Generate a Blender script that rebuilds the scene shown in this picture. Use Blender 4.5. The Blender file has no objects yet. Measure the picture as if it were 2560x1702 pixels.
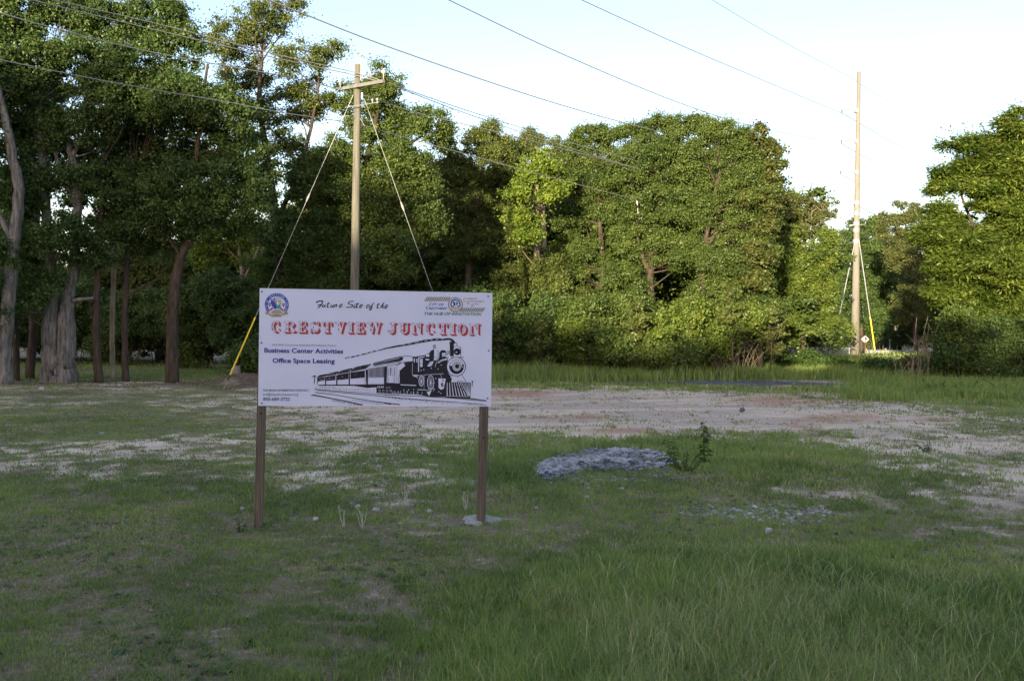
import bpy, math, random
import numpy as np
from mathutils import Vector, Matrix
random.seed(7)
RNG = np.random.default_rng(7)
sc = bpy.context.scene
COL = sc.collection
rad = math.radians

# ------------------------------------------------------------ camera
F = 2560.0                                   # focal length in photo pixels (photo 2560 x 1702)
EYE = np.array([0.0, 0.0, 2.0])
PITCH, ROLL = -4.0 / F, rad(0.78)
FW = np.array([0.0, math.cos(PITCH), math.sin(PITCH)])
R0 = np.array([1.0, 0.0, 0.0])
U0 = np.cross(R0, FW)
RT = R0 * math.cos(ROLL) + U0 * math.sin(ROLL)
UP = U0 * math.cos(ROLL) - R0 * math.sin(ROLL)
cam_d = bpy.data.cameras.new("camera")
cam_d.sensor_width = 36.0
cam_d.lens = 36.0
cam_d.clip_start, cam_d.clip_end = 0.1, 4000
cam = bpy.data.objects.new("camera", cam_d)
COL.objects.link(cam)
cam.matrix_world = Matrix(((RT[0], UP[0], -FW[0], EYE[0]), (RT[1], UP[1], -FW[1], EYE[1]),
                           (RT[2], UP[2], -FW[2], EYE[2]), (0, 0, 0, 1)))
sc.camera = cam
sc.render.resolution_x, sc.render.resolution_y = 1024, 680

# ------------------------------------------------------------ sky, sun, exposure
SUN_EL, SUN_AZ = rad(7.5), rad(198.0)        # azimuth clockwise from +Y: behind the camera, to its left
w = bpy.data.worlds.new("World"); sc.world = w
w.use_nodes = True
nt = w.node_tree; nt.nodes.clear()
o_ = nt.nodes.new("ShaderNodeOutputWorld"); b_ = nt.nodes.new("ShaderNodeBackground")
s_ = nt.nodes.new("ShaderNodeTexSky"); s_.sky_type = 'NISHITA'; s_.sun_disc = False
s_.sun_elevation, s_.sun_rotation = SUN_EL, SUN_AZ
s_.air_density, s_.dust_density, s_.ozone_density = 1.0, 1.2, 1.3
t_ = nt.nodes.new('ShaderNodeMix'); t_.data_type = 'RGBA'; t_.blend_type = 'MULTIPLY'; t_.inputs[0].default_value = 1.0
t_.inputs[7].default_value = (1.04, .95, 1.02, 1)
nt.links.new(s_.outputs[0], t_.inputs[6]); nt.links.new(t_.outputs[2], b_.inputs[0]); b_.inputs[1].default_value = 0.15
nt.links.new(b_.outputs[0], o_.inputs[0])
sd = bpy.data.lights.new("sun", 'SUN'); sd.energy = 4.7; sd.angle = rad(0.5); sd.color = (1.0, 0.84, 0.57)
sun = bpy.data.objects.new("sun", sd); COL.objects.link(sun)
SDIR = Vector((math.sin(SUN_AZ) * math.cos(SUN_EL), math.cos(SUN_AZ) * math.cos(SUN_EL), math.sin(SUN_EL)))
sun.rotation_euler = SDIR.to_track_quat('Z', 'Y').to_euler()
sun.location = (-30, -40, 30)
vs = sc.view_settings
vs.view_transform = 'Standard'; vs.look = 'None'; vs.gamma = 1.0; vs.use_curve_mapping = False
vs.exposure = 1.66
sc.cycles.max_bounces = 8; sc.cycles.diffuse_bounces = 5; sc.cycles.transmission_bounces = 5
sc.cycles.glossy_bounces = 2

# ------------------------------------------------------------ photo pixel -> world
def ray(px, py):
    px = np.asarray(px, float); py = np.asarray(py, float)
    return FW + RT * ((px - 1280) / F)[..., None] + UP * ((851 - py) / F)[..., None]
def at(px, py, Y):
    d = ray(px, py)
    return EYE + d * (np.asarray(Y, float) / d[..., 1])[..., None]
def proj(P):
    P = np.asarray(P, float) - EYE
    z = P @ FW
    return 1280 + F * (P @ RT) / z, 851 - F * (P @ UP) / z

# ------------------------------------------------------------ noise in numpy
def vnoise(x, y, seed=0):
    xi = np.floor(x).astype(np.int64); yi = np.floor(y).astype(np.int64)
    xf = x - xi; yf = y - yi
    xf = xf * xf * (3 - 2 * xf); yf = yf * yf * (3 - 2 * yf)
    def h(a, b):
        n = (a * 374761393 + b * 668265263 + seed * 1442695041) & 0x7fffffff
        n = ((n ^ (n >> 13)) * 1274126177) & 0x7fffffff
        n = (n ^ (n >> 16)) & 0xffff
        return n / 65535.0
    return (h(xi, yi) * (1 - xf) + h(xi + 1, yi) * xf) * (1 - yf) + (h(xi, yi + 1) * (1 - xf) + h(xi + 1, yi + 1) * xf) * yf
def fbm(x, y, seed=0, n=4):
    s = np.zeros_like(np.asarray(x, float)); a = .5; t = 0
    for k in range(n):
        s = s + a * vnoise(x * 2 ** k + 17.3 * k, y * 2 ** k - 9.1 * k, seed + k); t += a; a *= .5
    return s / t
def sm(a, b, x):
    t = np.clip((x - a) / (b - a), 0, 1)
    return t * t * (3 - 2 * t)

# ------------------------------------------------------------ ground height
MOUND = at(615, 952, 42.5)
def gz(x, y):
    x = np.asarray(x, float); y = np.asarray(y, float)
    z = 0.10 * (fbm(x / 9, y / 9, 3, 3) - .5) * sm(12, 30, y) + 0.03 * (fbm(x / 1.3, y / 1.3, 5, 3) - .5)
    z = z + 0.45 * np.exp(-(((x - MOUND[0]) / 1.5) ** 2 + ((y - MOUND[1]) / 2.0) ** 2))
    g = at(1500, 1155, 16.8)
    z = z + 0.03 * np.exp(-(((x - g[0]) / 1.5) ** 2 + ((y - g[1]) / 2.2) ** 2))
    z = z + 1.05 * sm(66, 84, y) * sm(6, 18, x)
    return z
def G(px, py):
    z = 0.0
    for _ in range(12):
        d = ray(px, py); t = (z - EYE[2]) / d[2]
        P = EYE + d * t
        z = float(gz(P[0], P[1]))
    P[2] = z
    return P

# ------------------------------------------------------------ materials
def mat(name, color, rough=.8, spec=.2, metal=0.0, noise=None, bump=None):
    m = bpy.data.materials.new(name); m.use_nodes = True
    n = m.node_tree.nodes; l = m.node_tree.links
    p = n['Principled BSDF']
    p.inputs['Base Color'].default_value = (*color, 1)
    p.inputs['Roughness'].default_value = rough
    p.inputs['Specular IOR Level'].default_value = spec
    p.inputs['Metallic'].default_value = metal
    if noise:                                 # (scale xyz, second colour, detail)
        tc = n.new('ShaderNodeTexCoord'); mp = n.new('ShaderNodeMapping'); nz = n.new('ShaderNodeTexNoise')
        mp.inputs['Scale'].default_value = noise[0]
        nz.inputs['Scale'].default_value = 1.0; nz.inputs['Detail'].default_value = noise[2]
        nz.inputs['Roughness'].default_value = .65
        l.new(tc.outputs['Object'], mp.inputs[0]); l.new(mp.outputs[0], nz.inputs['Vector'])
        cr = n.new('ShaderNodeValToRGB')
        cr.color_ramp.elements[0].position = .35; cr.color_ramp.elements[1].position = .65
        cr.color_ramp.elements[0].color = (*color, 1); cr.color_ramp.elements[1].color = (*noise[1], 1)
        l.new(nz.outputs[0], cr.inputs[0]); l.new(cr.outputs[0], p.inputs['Base Color'])
        if bump:
            bp = n.new('ShaderNodeBump'); bp.inputs['Strength'].default_value = bump; bp.inputs['Distance'].default_value = .05
            l.new(nz.outputs[0], bp.inputs['Height']); l.new(bp.outputs[0], p.inputs['Normal'])
    return m

def leafmat(name, c0, c1, c2=None, trans=.44, gloss=.02):
    m = bpy.data.materials.new(name); m.use_nodes = True
    n = m.node_tree.nodes; l = m.node_tree.links; n.clear()
    out = n.new('ShaderNodeOutputMaterial')
    a = n.new('ShaderNodeAttribute'); a.attribute_name = 'tint'
    cr = n.new('ShaderNodeValToRGB')
    cr.color_ramp.elements[0].color = (*c0, 1); cr.color_ramp.elements[1].color = (*c1, 1)
    if c2:
        e = cr.color_ramp.elements.new(.9); e.color = (*c1, 1)
        cr.color_ramp.elements[2].color = (*c2, 1)
    l.new(a.outputs['Fac'], cr.inputs[0])
    d = n.new('ShaderNodeBsdfDiffuse'); t = n.new('ShaderNodeBsdfTranslucent'); mx = n.new('ShaderNodeMixShader')
    l.new(cr.outputs[0], d.inputs[0]); l.new(cr.outputs[0], t.inputs[0])
    mx.inputs[0].default_value = trans
    l.new(d.outputs[0], mx.inputs[1]); l.new(t.outputs[0], mx.inputs[2])
    g = n.new('ShaderNodeBsdfGlossy'); g.inputs['Roughness'].default_value = .45
    g.inputs['Color'].default_value = (.8, .85, .9, 1)
    mx2 = n.new('ShaderNodeMixShader'); mx2.inputs[0].default_value = gloss
    l.new(mx.outputs[0], mx2.inputs[1]); l.new(g.outputs[0], mx2.inputs[2])
    l.new(mx2.outputs[0], out.inputs[0])
    return m

BARK_GREY = mat('bark_grey', (.06, .055, .05), .9, .1, noise=((9, 9, 1.6), (.24, .225, .21), 7), bump=1.0)
BARK_DARK = mat('bark_dark', (.035, .028, .022), .95, .1, noise=((8, 8, 1.5), (.09, .07, .055), 5), bump=.5)
BARK_PALE = mat('bark_pale', (.17, .135, .10), .9, .1, noise=((5, 5, 1.0), (.34, .29, .22), 5), bump=.4)
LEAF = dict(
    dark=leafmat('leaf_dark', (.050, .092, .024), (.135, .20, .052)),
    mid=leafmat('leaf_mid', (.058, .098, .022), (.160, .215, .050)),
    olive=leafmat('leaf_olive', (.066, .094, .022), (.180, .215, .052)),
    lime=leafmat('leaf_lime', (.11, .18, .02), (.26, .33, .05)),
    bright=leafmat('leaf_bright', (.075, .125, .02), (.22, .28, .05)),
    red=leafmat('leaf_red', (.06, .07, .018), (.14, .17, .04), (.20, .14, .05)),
    pale=leafmat('leaf_pale', (.08, .10, .03), (.18, .20, .06)),
    brush=leafmat('leaf_brush', (.08, .075, .035), (.20, .18, .09)),
    weed=leafmat('leaf_weed', (.035, .075, .016), (.10, .17, .035)),
)

# ------------------------------------------------------------ mesh helpers
def link(o, parent=None):
    COL.objects.link(o)
    if parent is not None: o.parent = parent
    return o
def root_of(parent):
    v = Vector((0, 0, 0))
    while parent is not None:
        v += parent.location; parent = parent.parent
    return v
def tag(o, label=None, cat=None, group=None, kind=None):
    if label: o['label'] = label
    if cat: o['category'] = cat
    if group: o['group'] = group
    if kind: o['kind'] = kind
    return o
def empty(name, loc, label, cat, group=None):
    o = bpy.data.objects.new(name, None); o.location = Vector([float(v) for v in loc]); o.empty_display_size = .3
    COL.objects.link(o)
    return tag(o, label, cat, group)
def raw_mesh(name, V, nv_per_face, idx, m, parent=None, loc=None, tint=None, smooth=False):
    """V (n,3) world; idx flat loop indices; nv_per_face int or array"""
    V = np.asarray(V, float)
    off = root_of(parent) if parent is not None else Vector(loc if loc is not None else (0, 0, 0))
    V = V - np.array(off)
    me = bpy.data.meshes.new(name)
    nf = len(idx) // nv_per_face if np.isscalar(nv_per_face) else len(nv_per_face)
    me.vertices.add(len(V)); me.vertices.foreach_set('co', V.astype(np.float32).ravel())
    me.loops.add(len(idx)); me.loops.foreach_set('vertex_index', np.asarray(idx, np.int32))
    me.polygons.add(nf)
    if np.isscalar(nv_per_face): st = np.arange(nf) * nv_per_face; tot = np.full(nf, nv_per_face)
    else: tot = np.asarray(nv_per_face); st = np.concatenate([[0], np.cumsum(tot)[:-1]])
    me.polygons.foreach_set('loop_start', st.astype(np.int32))
    me.polygons.foreach_set('loop_total', tot.astype(np.int32))
    me.polygons.foreach_set('use_smooth', np.full(nf, smooth))
    if tint is not None:
        a = me.attributes.new('tint', 'FLOAT', 'FACE'); a.data.foreach_set('value', np.asarray(tint, np.float32))
    me.update(calc_edges=True); me.validate()
    if m: me.materials.append(m)
    o = bpy.data.objects.new(name, me)
    if parent is None and loc is not None: o.location = Vector([float(v) for v in loc])
    return link(o, parent)

class MB:
    """collects shapes that become ONE mesh object"""
    def __init__(s): s.v = []; s.f = []
    def poly(s, pts):
        k = len(s.v); s.v += [tuple(map(float, p)) for p in pts]; s.f.append(list(range(k, k + len(pts)))); return s
    def add(s, V, Fs):
        k = len(s.v); s.v += [tuple(map(float, p)) for p in V]; s.f += [[i + k for i in f] for f in Fs]; return s
    def box(s, c, size, R=None):
        c = np.array(c, float); h = np.array(size, float) / 2
        V = []
        for sx in (-1, 1):
            for sy in (-1, 1):
                for sz in (-1, 1):
                    d = h * np.array([sx, sy, sz])
                    if R is not None: d = R @ d
                    V.append(c + d)
        return s.add(V, [[0, 1, 3, 2], [4, 6, 7, 5], [0, 4, 5, 1], [2, 3, 7, 6], [0, 2, 6, 4], [1, 5, 7, 3]])
    def tube(s, pts, rs, n=8, cap=True, flute=0.0, seed=0):
        pts = [np.array(p, float) for p in pts]
        if np.isscalar(rs): rs = [rs] * len(pts)
        base = len(s.v); ref = None
        for i, p in enumerate(pts):
            a = pts[max(i - 1, 0)]; b = pts[min(i + 1, len(pts) - 1)]
            t = b - a; t /= (np.linalg.norm(t) + 1e-9)
            if ref is None:
                ref = np.array([1., 0, 0]) if abs(t[0]) < .9 else np.array([0, 1., 0])
            u = ref - t * (ref @ t); u /= np.linalg.norm(u); v = np.cross(t, u); ref = u
            for k in range(n):
                an = 2 * math.pi * k / n
                r = rs[i] * (1 + flute * math.sin(an * 5 + seed) + flute * .6 * math.sin(an * 11 + seed * 2 + i * .3))
                s.v.append(tuple(p + (u * math.cos(an) + v * math.sin(an)) * r))
        for i in range(len(pts) - 1):
            for k in range(n):
                a = base + i * n + k; b = base + i * n + (k + 1) % n
                s.f.append([a, b, b + n, a + n])
        if cap:
            s.f.append([base + k for k in range(n)][::-1]); s.f.append([base + (len(pts) - 1) * n + k for k in range(n)])
        return s
    def disc(s, c, nrm, r, h, n=12):
        c = np.array(c, float); nrm = np.array(nrm, float); nrm /= np.linalg.norm(nrm)
        return s.tube([c - nrm * h / 2, c + nrm * h / 2], [r, r], n)
    def build(s, name, m, parent=None, loc=None, smooth=False, tint=None):
        tot = [len(f) for f in s.f]; idx = [i for f in s.f for i in f]
        return raw_mesh(name, s.v, np.array(tot), idx, m, parent, loc, tint, smooth)
def spline(pts, n=5):
    """Catmull-Rom through points (any dimension)"""
    P = [np.array(p, float) for p in pts]
    if len(P) < 3: return P
    P = [2 * P[0] - P[1]] + P + [2 * P[-1] - P[-2]]
    out = []
    for i in range(1, len(P) - 2):
        for k in range(n):
            t = k / n
            a, b, c, d = P[i - 1], P[i], P[i + 1], P[i + 2]
            out.append(.5 * (2 * b + (c - a) * t + (2 * a - 5 * b + 4 * c - d) * t * t + (3 * b - a - 3 * c + d) * t ** 3))
    out.append(P[-2])
    return out
# ------------------------------------------------------------ ground cover map
PYS = [900, 940, 960, 985, 1010, 1040, 1070, 1100, 1140, 1180, 1230, 1280, 1340, 1420, 1520, 1702]
PXS = [0, 320, 640, 960, 1280, 1600, 1920, 2240, 2560]
COVER = np.array([
 [.5, .4, .3, .8, 1, 1, 1, 1, 1],
 [.45, .35, .3, .9, 1, 1, 1, 1, 1],
 [.60, .45, .35, .7, .8, .75, .5, .85, 1],
 [.62, .62, .62, .45, .22, .06, .28, .55, .97],
 [.72, .70, .66, .25, .05, .10, .12, .35, .85],
 [.92, .80, .50, .16, .08, .18, .12, .32, .62],
 [.80, .60, .44, .26, .25, .28, .22, .30, .50],
 [.56, .48, .48, .46, .50, .62, .68, .32, .34],
 [.50, .52, .58, .50, .80, .95, .97, .40, .24],
 [.45, .60, .50, .50, .92, .95, .97, .52, .20],
 [.80, .82, .72, .68, .92, .92, .80, .50, .30],
 [.88, .88, .85, .84, .86, .82, .66, .56, .36],
 [.74, .66, .68, .62, .66, .74, .82, .70, .60],
 [.74, .78, .86, .68, .72, 1, 1, .95, .86],
 [.82, .76, .78, .74, .95, 1, 1, 1, 1],
 [.78, .72, .76, .86, 1, 1, 1, 1, 1]])
# blade height in metres
HT = np.array([
 [.10, .10, .12, .35, .55, .60, .60, .45, .40],
 [.06, .06, .08, .30, .50, .55, .55, .40, .40],
 [.05, .05, .05, .12, .16, .20, .22, .25, .35],
 [.04, .04, .04, .06, .06, .07, .10, .15, .28],
 [.04, .04, .04, .05, .05, .05, .06, .08, .15],
 [.05, .05, .04, .05, .05, .06, .05, .06, .08],
 [.05, .05, .05, .05, .07, .09, .07, .06, .07],
 [.05, .05, .05, .06, .10, .12, .13, .07, .06],
 [.05, .05, .06, .08, .14, .12, .14, .09, .07],
 [.05, .06, .06, .08, .13, .09, .12, .09, .07],
 [.07, .07, .07, .08, .10, .07, .08, .09, .07],
 [.06, .07, .08, .07, .07, .06, .06, .07, .06],
 [.045, .045, .045, .045, .05, .06, .08, .06, .05],
 [.045, .045, .055, .05, .08, .16, .18, .14, .09],
 [.05, .05, .055, .055, .14, .22, .22, .20, .18],
 [.05, .05, .06, .09, .20, .26, .26, .24, .24]])
def table(T, px, py):
    px = np.clip(px, 0, 2559.9); py = np.clip(py, PYS[0], PYS[-1] - .1)
    j = np.clip(np.searchsorted(PXS, px, 'right') - 1, 0, len(PXS) - 2)
    i = np.clip(np.searchsorted(PYS, py, 'right') - 1, 0, len(PYS) - 2)
    X = np.array(PXS, float); Yv = np.array(PYS, float)
    u = (px - X[j]) / (X[j + 1] - X[j]); v = (py - Yv[i]) / (Yv[i + 1] - Yv[i])
    return (T[i, j] * (1 - u) + T[i, j + 1] * u) * (1 - v) + (T[i + 1, j] * (1 - u) + T[i + 1, j + 1] * u) * v
def ground_px(x, y):
    yy = np.maximum(y, 3.0)
    px, py = proj(np.stack([x, yy, np.zeros_like(x)], -1))
    return px, py
def cover(x, y):
    px, py = ground_px(x, y)
    wx = (fbm(x / 2.2, y / 2.2, 61, 3) - .5)
    c = table(COVER, px + 220 * wx, py + 40 * wx)
    n = fbm(x / .9, y / 1.4, 11, 5) * .34 + fbm(x / 4.5, y / 6, 21, 3) * .22 + fbm(x / .26, y / .36, 31, 3) * .44
    n = (n - .5) * 2.2 + .5
    return sm(-.38, .42, c - n * .98 + .03)
def height(x, y):
    px, py = ground_px(x, y)
    h = table(HT, px, py)
    return h * .92 * (.45 + .65 * fbm(x / .7, y / .7, 41, 3) + .55 * fbm(x / .16, y / .16, 42, 2))

gm = bpy.data.materials.new('ground_soil'); gm.use_nodes = True
n = gm.node_tree.nodes; l = gm.node_tree.links; P_ = n['Principled BSDF']
P_.inputs['Roughness'].default_value = .95; P_.inputs['Specular IOR Level'].default_value = .05
tc = n.new('ShaderNodeTexCoord')
def noise(scale, detail=4, rough=.6, vec=None):
    z = n.new('ShaderNodeTexNoise'); z.inputs['Scale'].default_value = scale
    z.inputs['Detail'].default_value = detail; z.inputs['Roughness'].default_value = rough
    l.new(vec or tc.outputs['Object'], z.inputs['Vector']); return z.outputs[0]
def ramp(src, stops):
    r = n.new('ShaderNodeValToRGB'); e = r.color_ramp.elements
    while len(e) < len(stops): e.new(.5)
    for k, (p, c) in enumerate(stops): e[k].position = p; e[k].color = (*c, 1)
    l.new(src, r.inputs[0]); return r.outputs[0]
def mixc(f, a, b, blend='MIX'):
    m = n.new('ShaderNodeMix'); m.data_type = 'RGBA'; m.blend_type = blend
    if isinstance(f, (int, float)): m.inputs[0].default_value = f
    else: l.new(f, m.inputs[0])
    l.new(a, m.inputs[6]); l.new(b, m.inputs[7]); return m.outputs[2]
def attr(name):
    a = n.new('ShaderNodeAttribute'); a.attribute_name = name; return a.outputs['Fac']
def math_(op, a, b):
    m = n.new('ShaderNodeMath'); m.operation = op
    for k, v in enumerate((a, b)):
        if isinstance(v, (int, float)): m.inputs[k].default_value = v
        else: l.new(v, m.inputs[k])
    return m.outputs[0]
sand = ramp(noise(1.3, 6), [(.30, (.68, .49, .36)), (.5, (.82, .63, .475)), (.7, (.86, .70, .55))])
grit = ramp(noise(38, 3, .7), [(.35, (.22, .17, .13)), (.52, (1, 1, 1))])
sand = mixc(.55, sand, grit, 'MULTIPLY')
red = ramp(noise(2.1, 4), [(.3, (.48, .25, .17)), (.7, (.60, .36, .26))])
damp = ramp(noise(3.0, 4), [(.3, (.46, .34, .27)), (.7, (.58, .44, .36))])
sand = mixc(attr('damp'), sand, damp)
sand = mixc(attr('red'), sand, red)
soil = ramp(noise(9, 6, .75), [(.28, (.08, .07, .04)), (.45, (.18, .145, .09)), (.60, (.28, .22, .15)), (.78, (.42, .34, .25))])
f_ = math_('ADD', attr('cover'), math_('MULTIPLY', math_('SUBTRACT', noise(9, 6, .8), .5), 2.2))
f_ = ramp(f_, [(.34, (0, 0, 0)), (.84, (1, 1, 1))])
col = mixc(f_, sand, soil)
litter = ramp(noise(5, 5, .7), [(.3, (.10, .072, .05)), (.7, (.22, .16, .115))])
col = mixc(attr('litter'), col, litter)
l.new(col, P_.inputs['Base Color'])
bp = n.new('ShaderNodeBump'); bp.inputs['Strength'].default_value = .7; bp.inputs['Distance'].default_value = .03
l.new(noise(14, 6, .7), bp.inputs['Height']); l.new(bp.outputs[0], P_.inputs['Normal'])

def graded(segs):
    out = []
    for a, b, st in segs:
        k = max(1, int(round((b - a) / st))); out += list(np.linspace(a, b, k, endpoint=False))
    out.append(segs[-1][1]); return np.array(out)
gx = graded([(-2000, -400, 400), (-400, -60, 40), (-60, -25, .9), (-25, -8, .25), (-8, 8, .11), (8, 25, .25), (25, 60, .9), (60, 400, 40), (400, 2000, 400)])
gy = graded([(-300, -20, 40), (-20, 4, 2), (4, 22, .11), (22, 46, .22), (46, 100, .6), (100, 400, 25), (400, 3000, 400)])
XX, YY = np.meshgrid(gx, gy)
V = np.stack([XX.ravel(), YY.ravel(), gz(XX, YY).ravel()], -1)
nx, ny = len(gx), len(gy)
I = np.arange(nx * ny).reshape(ny, nx)
idx = np.stack([I[:-1, :-1], I[:-1, 1:], I[1:, 1:], I[1:, :-1]], -1).reshape(-1)
ground = raw_mesh('ground', V, 4, idx, gm, smooth=True)
tag(ground, kind='structure')
x_, y_ = V[:, 0], V[:, 1]
px_, py_ = ground_px(x_, y_)
def pblob(cx, cy, rx, ry): return np.exp(-(((px_ - cx) / rx) ** 2 + ((py_ - cy) / ry) ** 2) ** 1.5)
cov = cover(x_, y_)
cov = np.where((y_ > 70) | (y_ < 4), .9, cov)
cov = cov + (1 - sm(11, 16, y_)) * .62 * (1 - cov)
redm = sum(pblob(*a) for a in [(2020, 1057, 90, 14), (1960, 1000, 130, 12), (2180, 1000, 80, 8), (2120, 1040, 90, 8), (1420, 1040, 110, 8),
                               (2350, 1048, 60, 7), (1560, 1075, 120, 7), (720, 1045, 70, 8), (1300, 985, 90, 8)])
redm = np.clip(redm, 0, 1) * sm(.26, .48, fbm(x_ / 1.1, y_ / 1.8, 77, 4))
lit = pblob(300, 952, 420, 18) + pblob(600, 960, 110, 22) * 1.2 + pblob(100, 985, 160, 8) * .7 + pblob(520, 925, 160, 20)
lit = np.clip(lit, 0, 1) * sm(.25, .5, fbm(x_ / 1.4, y_ / 2, 78, 4))
lit = np.where((y_ > 46) & (y_ < 75) & (x_ < 8), np.maximum(lit, .8), lit)
u_ = x_ * .93 + y_ * .36; v_ = -x_ * .36 + y_ * .93          # wash lines and wheel tracks run along u
dmp = sm(.50, .62, fbm(u_ / 5, v_ / .8, 151, 4)) * .75
P0 = [G(*p)[:2] for p in ((560, 1110), (900, 1050), (1300, 1005), (1600, 985), (1800, 975))]
S0 = np.array(spline(P0, 12)); near = np.full(len(x_), 99.0); k_ = (y_ > 16) & (y_ < 50) & (np.abs(x_) < 20)
near[k_] = np.sqrt(((x_[k_, None] - S0[None, :, 0]) ** 2 + (y_[k_, None] - S0[None, :, 1]) ** 2).min(1))
dmp = np.maximum(dmp, .8 * np.exp(-((near - .8) / .22) ** 2) * sm(.35, .55, fbm(x_, y_, 161, 3)))
for nm, a in (('damp', np.clip(dmp, 0, 1)), ('cover', cov), ('red', redm), ('litter', lit)):
    t = ground.data.attributes.new(nm, 'FLOAT', 'POINT'); t.data.foreach_set('value', a.astype(np.float32))

def sheet(name, pts_px, m, lift=.02, step=.35, label=None, cat=None, rag=.25, kind='structure'):
    """flat patch on the ground, outline given as photo pixels, ragged edge"""
    P = np.array([G(*p)[:2] for p in pts_px])
    P = np.array(spline([*P, P[0]], 6))[:-1]
    c = P.mean(0); d = P - c
    P = c + d * (1 + rag * (fbm(P[:, 0] * 1.5, P[:, 1] * 1.5, 9, 3) - .5))[:, None]
    xs = np.arange(P[:, 0].min(), P[:, 0].max(), step); ys = np.arange(P[:, 1].min(), P[:, 1].max(), step)
    X, Y = np.meshgrid(xs, ys)
    def inside(x, y):
        r = np.zeros(x.shape, bool); j = len(P) - 1
        for i in range(len(P)):
            xi, yi = P[i]; xj, yj = P[j]
            c_ = ((yi > y) != (yj > y)) & (x < (xj - xi) * (y - yi) / (yj - yi + 1e-12) + xi)
            r ^= c_; j = i
        return r
    Ic = inside(X[:-1, :-1] + step / 2, Y[:-1, :-1] + step / 2)
    Ic &= fbm(X[:-1, :-1] / .8, Y[:-1, :-1] / .8, 55, 3) > .30
    K = np.arange(X.size).reshape(X.shape)
    q = np.stack([K[:-1, :-1], K[:-1, 1:], K[1:, 1:], K[1:, :-1]], -1)[Ic].reshape(-1)
    u, inv = np.unique(q, return_inverse=True)
    V = np.stack([X.ravel(), Y.ravel(), (gz(X, Y) + lift).ravel()], -1)[u]
    o = raw_mesh(name, V, 4, inv, m)
    tag(o, label, cat, kind=kind)
    return o, inside, P
ASPH = mat('grey_gravel_pad', (.10, .10, .105), .9, .1, noise=((6, 6, 6), (.20, .20, .21), 5), bump=.3)
sheet('pavement', [(1655, 957), (1720, 951), (1800, 949), (1960, 953), (2060, 959), (2110, 962), (2060, 964), (1950, 962), (1900, 967),
                   (1840, 967), (1760, 961), (1690, 958)], ASPH, lift=.03, step=.3)
ROADM = mat('road_asphalt', (.16, .16, .165), .9, .1, noise=((3, 3, 3), (.22, .22, .22), 4))
mb = MB()
for y0, y1 in ((76.0, 81.0),):
    xs = np.linspace(-90, -10, 41)
    for a, b in zip(xs[:-1], xs[1:]):
        mb.poly([(a, y0, gz(a, y0) + .03), (b, y0, gz(b, y0) + .03), (b, y1, gz(b, y1) + .03), (a, y1, gz(a, y1) + .03)])
tag(mb.build('road', ROADM), kind='structure')
mb = MB()
xs = np.linspace(20, 120, 31)
for a, b in zip(xs[:-1], xs[1:]):
    mb.poly([(a, 101.5, 1.09), (b, 101.5, 1.09), (b, 108, 1.09), (a, 108, 1.09)])
tag(mb.build('road', ROADM), kind='structure')

# ------------------------------------------------------------ gravel bed
GB = mat('gravel_dust', (.07, .07, .085), .95, .05, noise=((14, 14, 14), (.22, .22, .24), 5), bump=.5)
so, ins, PP = sheet('gravel_bed', [(1335, 1180), (1360, 1155), (1400, 1140), (1480, 1125), (1560, 1124), (1640, 1128), (1668, 1150), (1662, 1168), (1590, 1176), (1500, 1180), (1430, 1188), (1370, 1200)], GB, lift=.006, step=.06, rag=.45)

# ------------------------------------------------------------ grass
GRASS = leafmat('grass_green', (.090, .150, .034), (.30, .390, .092), (.50, .41, .24), trans=.42, gloss=.03)
STALK = leafmat('grass_stalk', (.13, .22, .045), (.33, .42, .12), (.58, .50, .30), trans=.35, gloss=.05)
GRASS_DRY = leafmat('grass_dry', (.16, .125, .08), (.38, .31, .21), trans=.2, gloss=.02)
def in_frustum(x, y, m=1.0):
    return np.abs(x) < (y * .5 + m)
def blades(name, x, y, h, w, lean, tint, m, label, nseg=2):
    n = len(x); a = RNG.uniform(0, 2 * math.pi, n); la = RNG.uniform(0, 2 * math.pi, n)
    z = gz(x, y) - .005
    dx, dy = np.cos(a) * w / 2, np.sin(a) * w / 2
    lx, ly = np.cos(la) * lean * h, np.sin(la) * lean * h
    B = np.stack([x, y, z], -1); D = np.stack([dx, dy, 0 * x], -1)
    M = B + np.stack([lx * .35, ly * .35, h * .55], -1)
    T = B + np.stack([lx, ly, h * (1 - .35 * lean)], -1)
    V = np.stack([B - D, B + D, M + D * .75, M - D * .75, T], 1).reshape(-1, 3)
    b = np.arange(n) * 5
    # quad + tri
    idx = np.stack([b, b + 1, b + 2, b + 3, b + 3, b + 2, b + 4], -1).reshape(-1)
    tot = np.tile([4, 3], n)
    o = raw_mesh(name, V, tot, idx, m, tint=np.repeat(tint, 2))
    return tag(o, label, 'grass', kind='stuff')
def scatter(n, y0, y1, power, margin, cov_min=.0, mask=None):
    y = y0 * (y1 / y0) ** RNG.uniform(0, 1, n) if power is None else y0 + (y1 - y0) * RNG.uniform(0, 1, n) ** power
    x = RNG.uniform(-1, 1, n) * (y * .5 + margin)
    c = cover(x, y)
    k = RNG.uniform(0, 1, n) < c * (1 - cov_min) + cov_min
    return x[k], y[k]
def patchtint(x, y, s):
    return np.clip(.5 + 1.3 * (fbm(x / 1.3, y / 1.6, 91, 4) - .5) + .6 * (fbm(x / .25, y / .3, 92, 2) - .5), 0, 1)
def exclude(x, y, zones):
    k = np.ones(len(x), bool)
    for (cx, cy, rx, ry) in zones: k &= ((x - cx) / rx) ** 2 + ((y - cy) / ry) ** 2 > 1
    return k & (~ins(x, y) | (RNG.uniform(0, 1, len(x)) < .02 + .35 * sm(.5, .66, fbm(x / .4, y / .5, 171, 3))))
gp = G(1480, 1156)
ZONES = []
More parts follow.
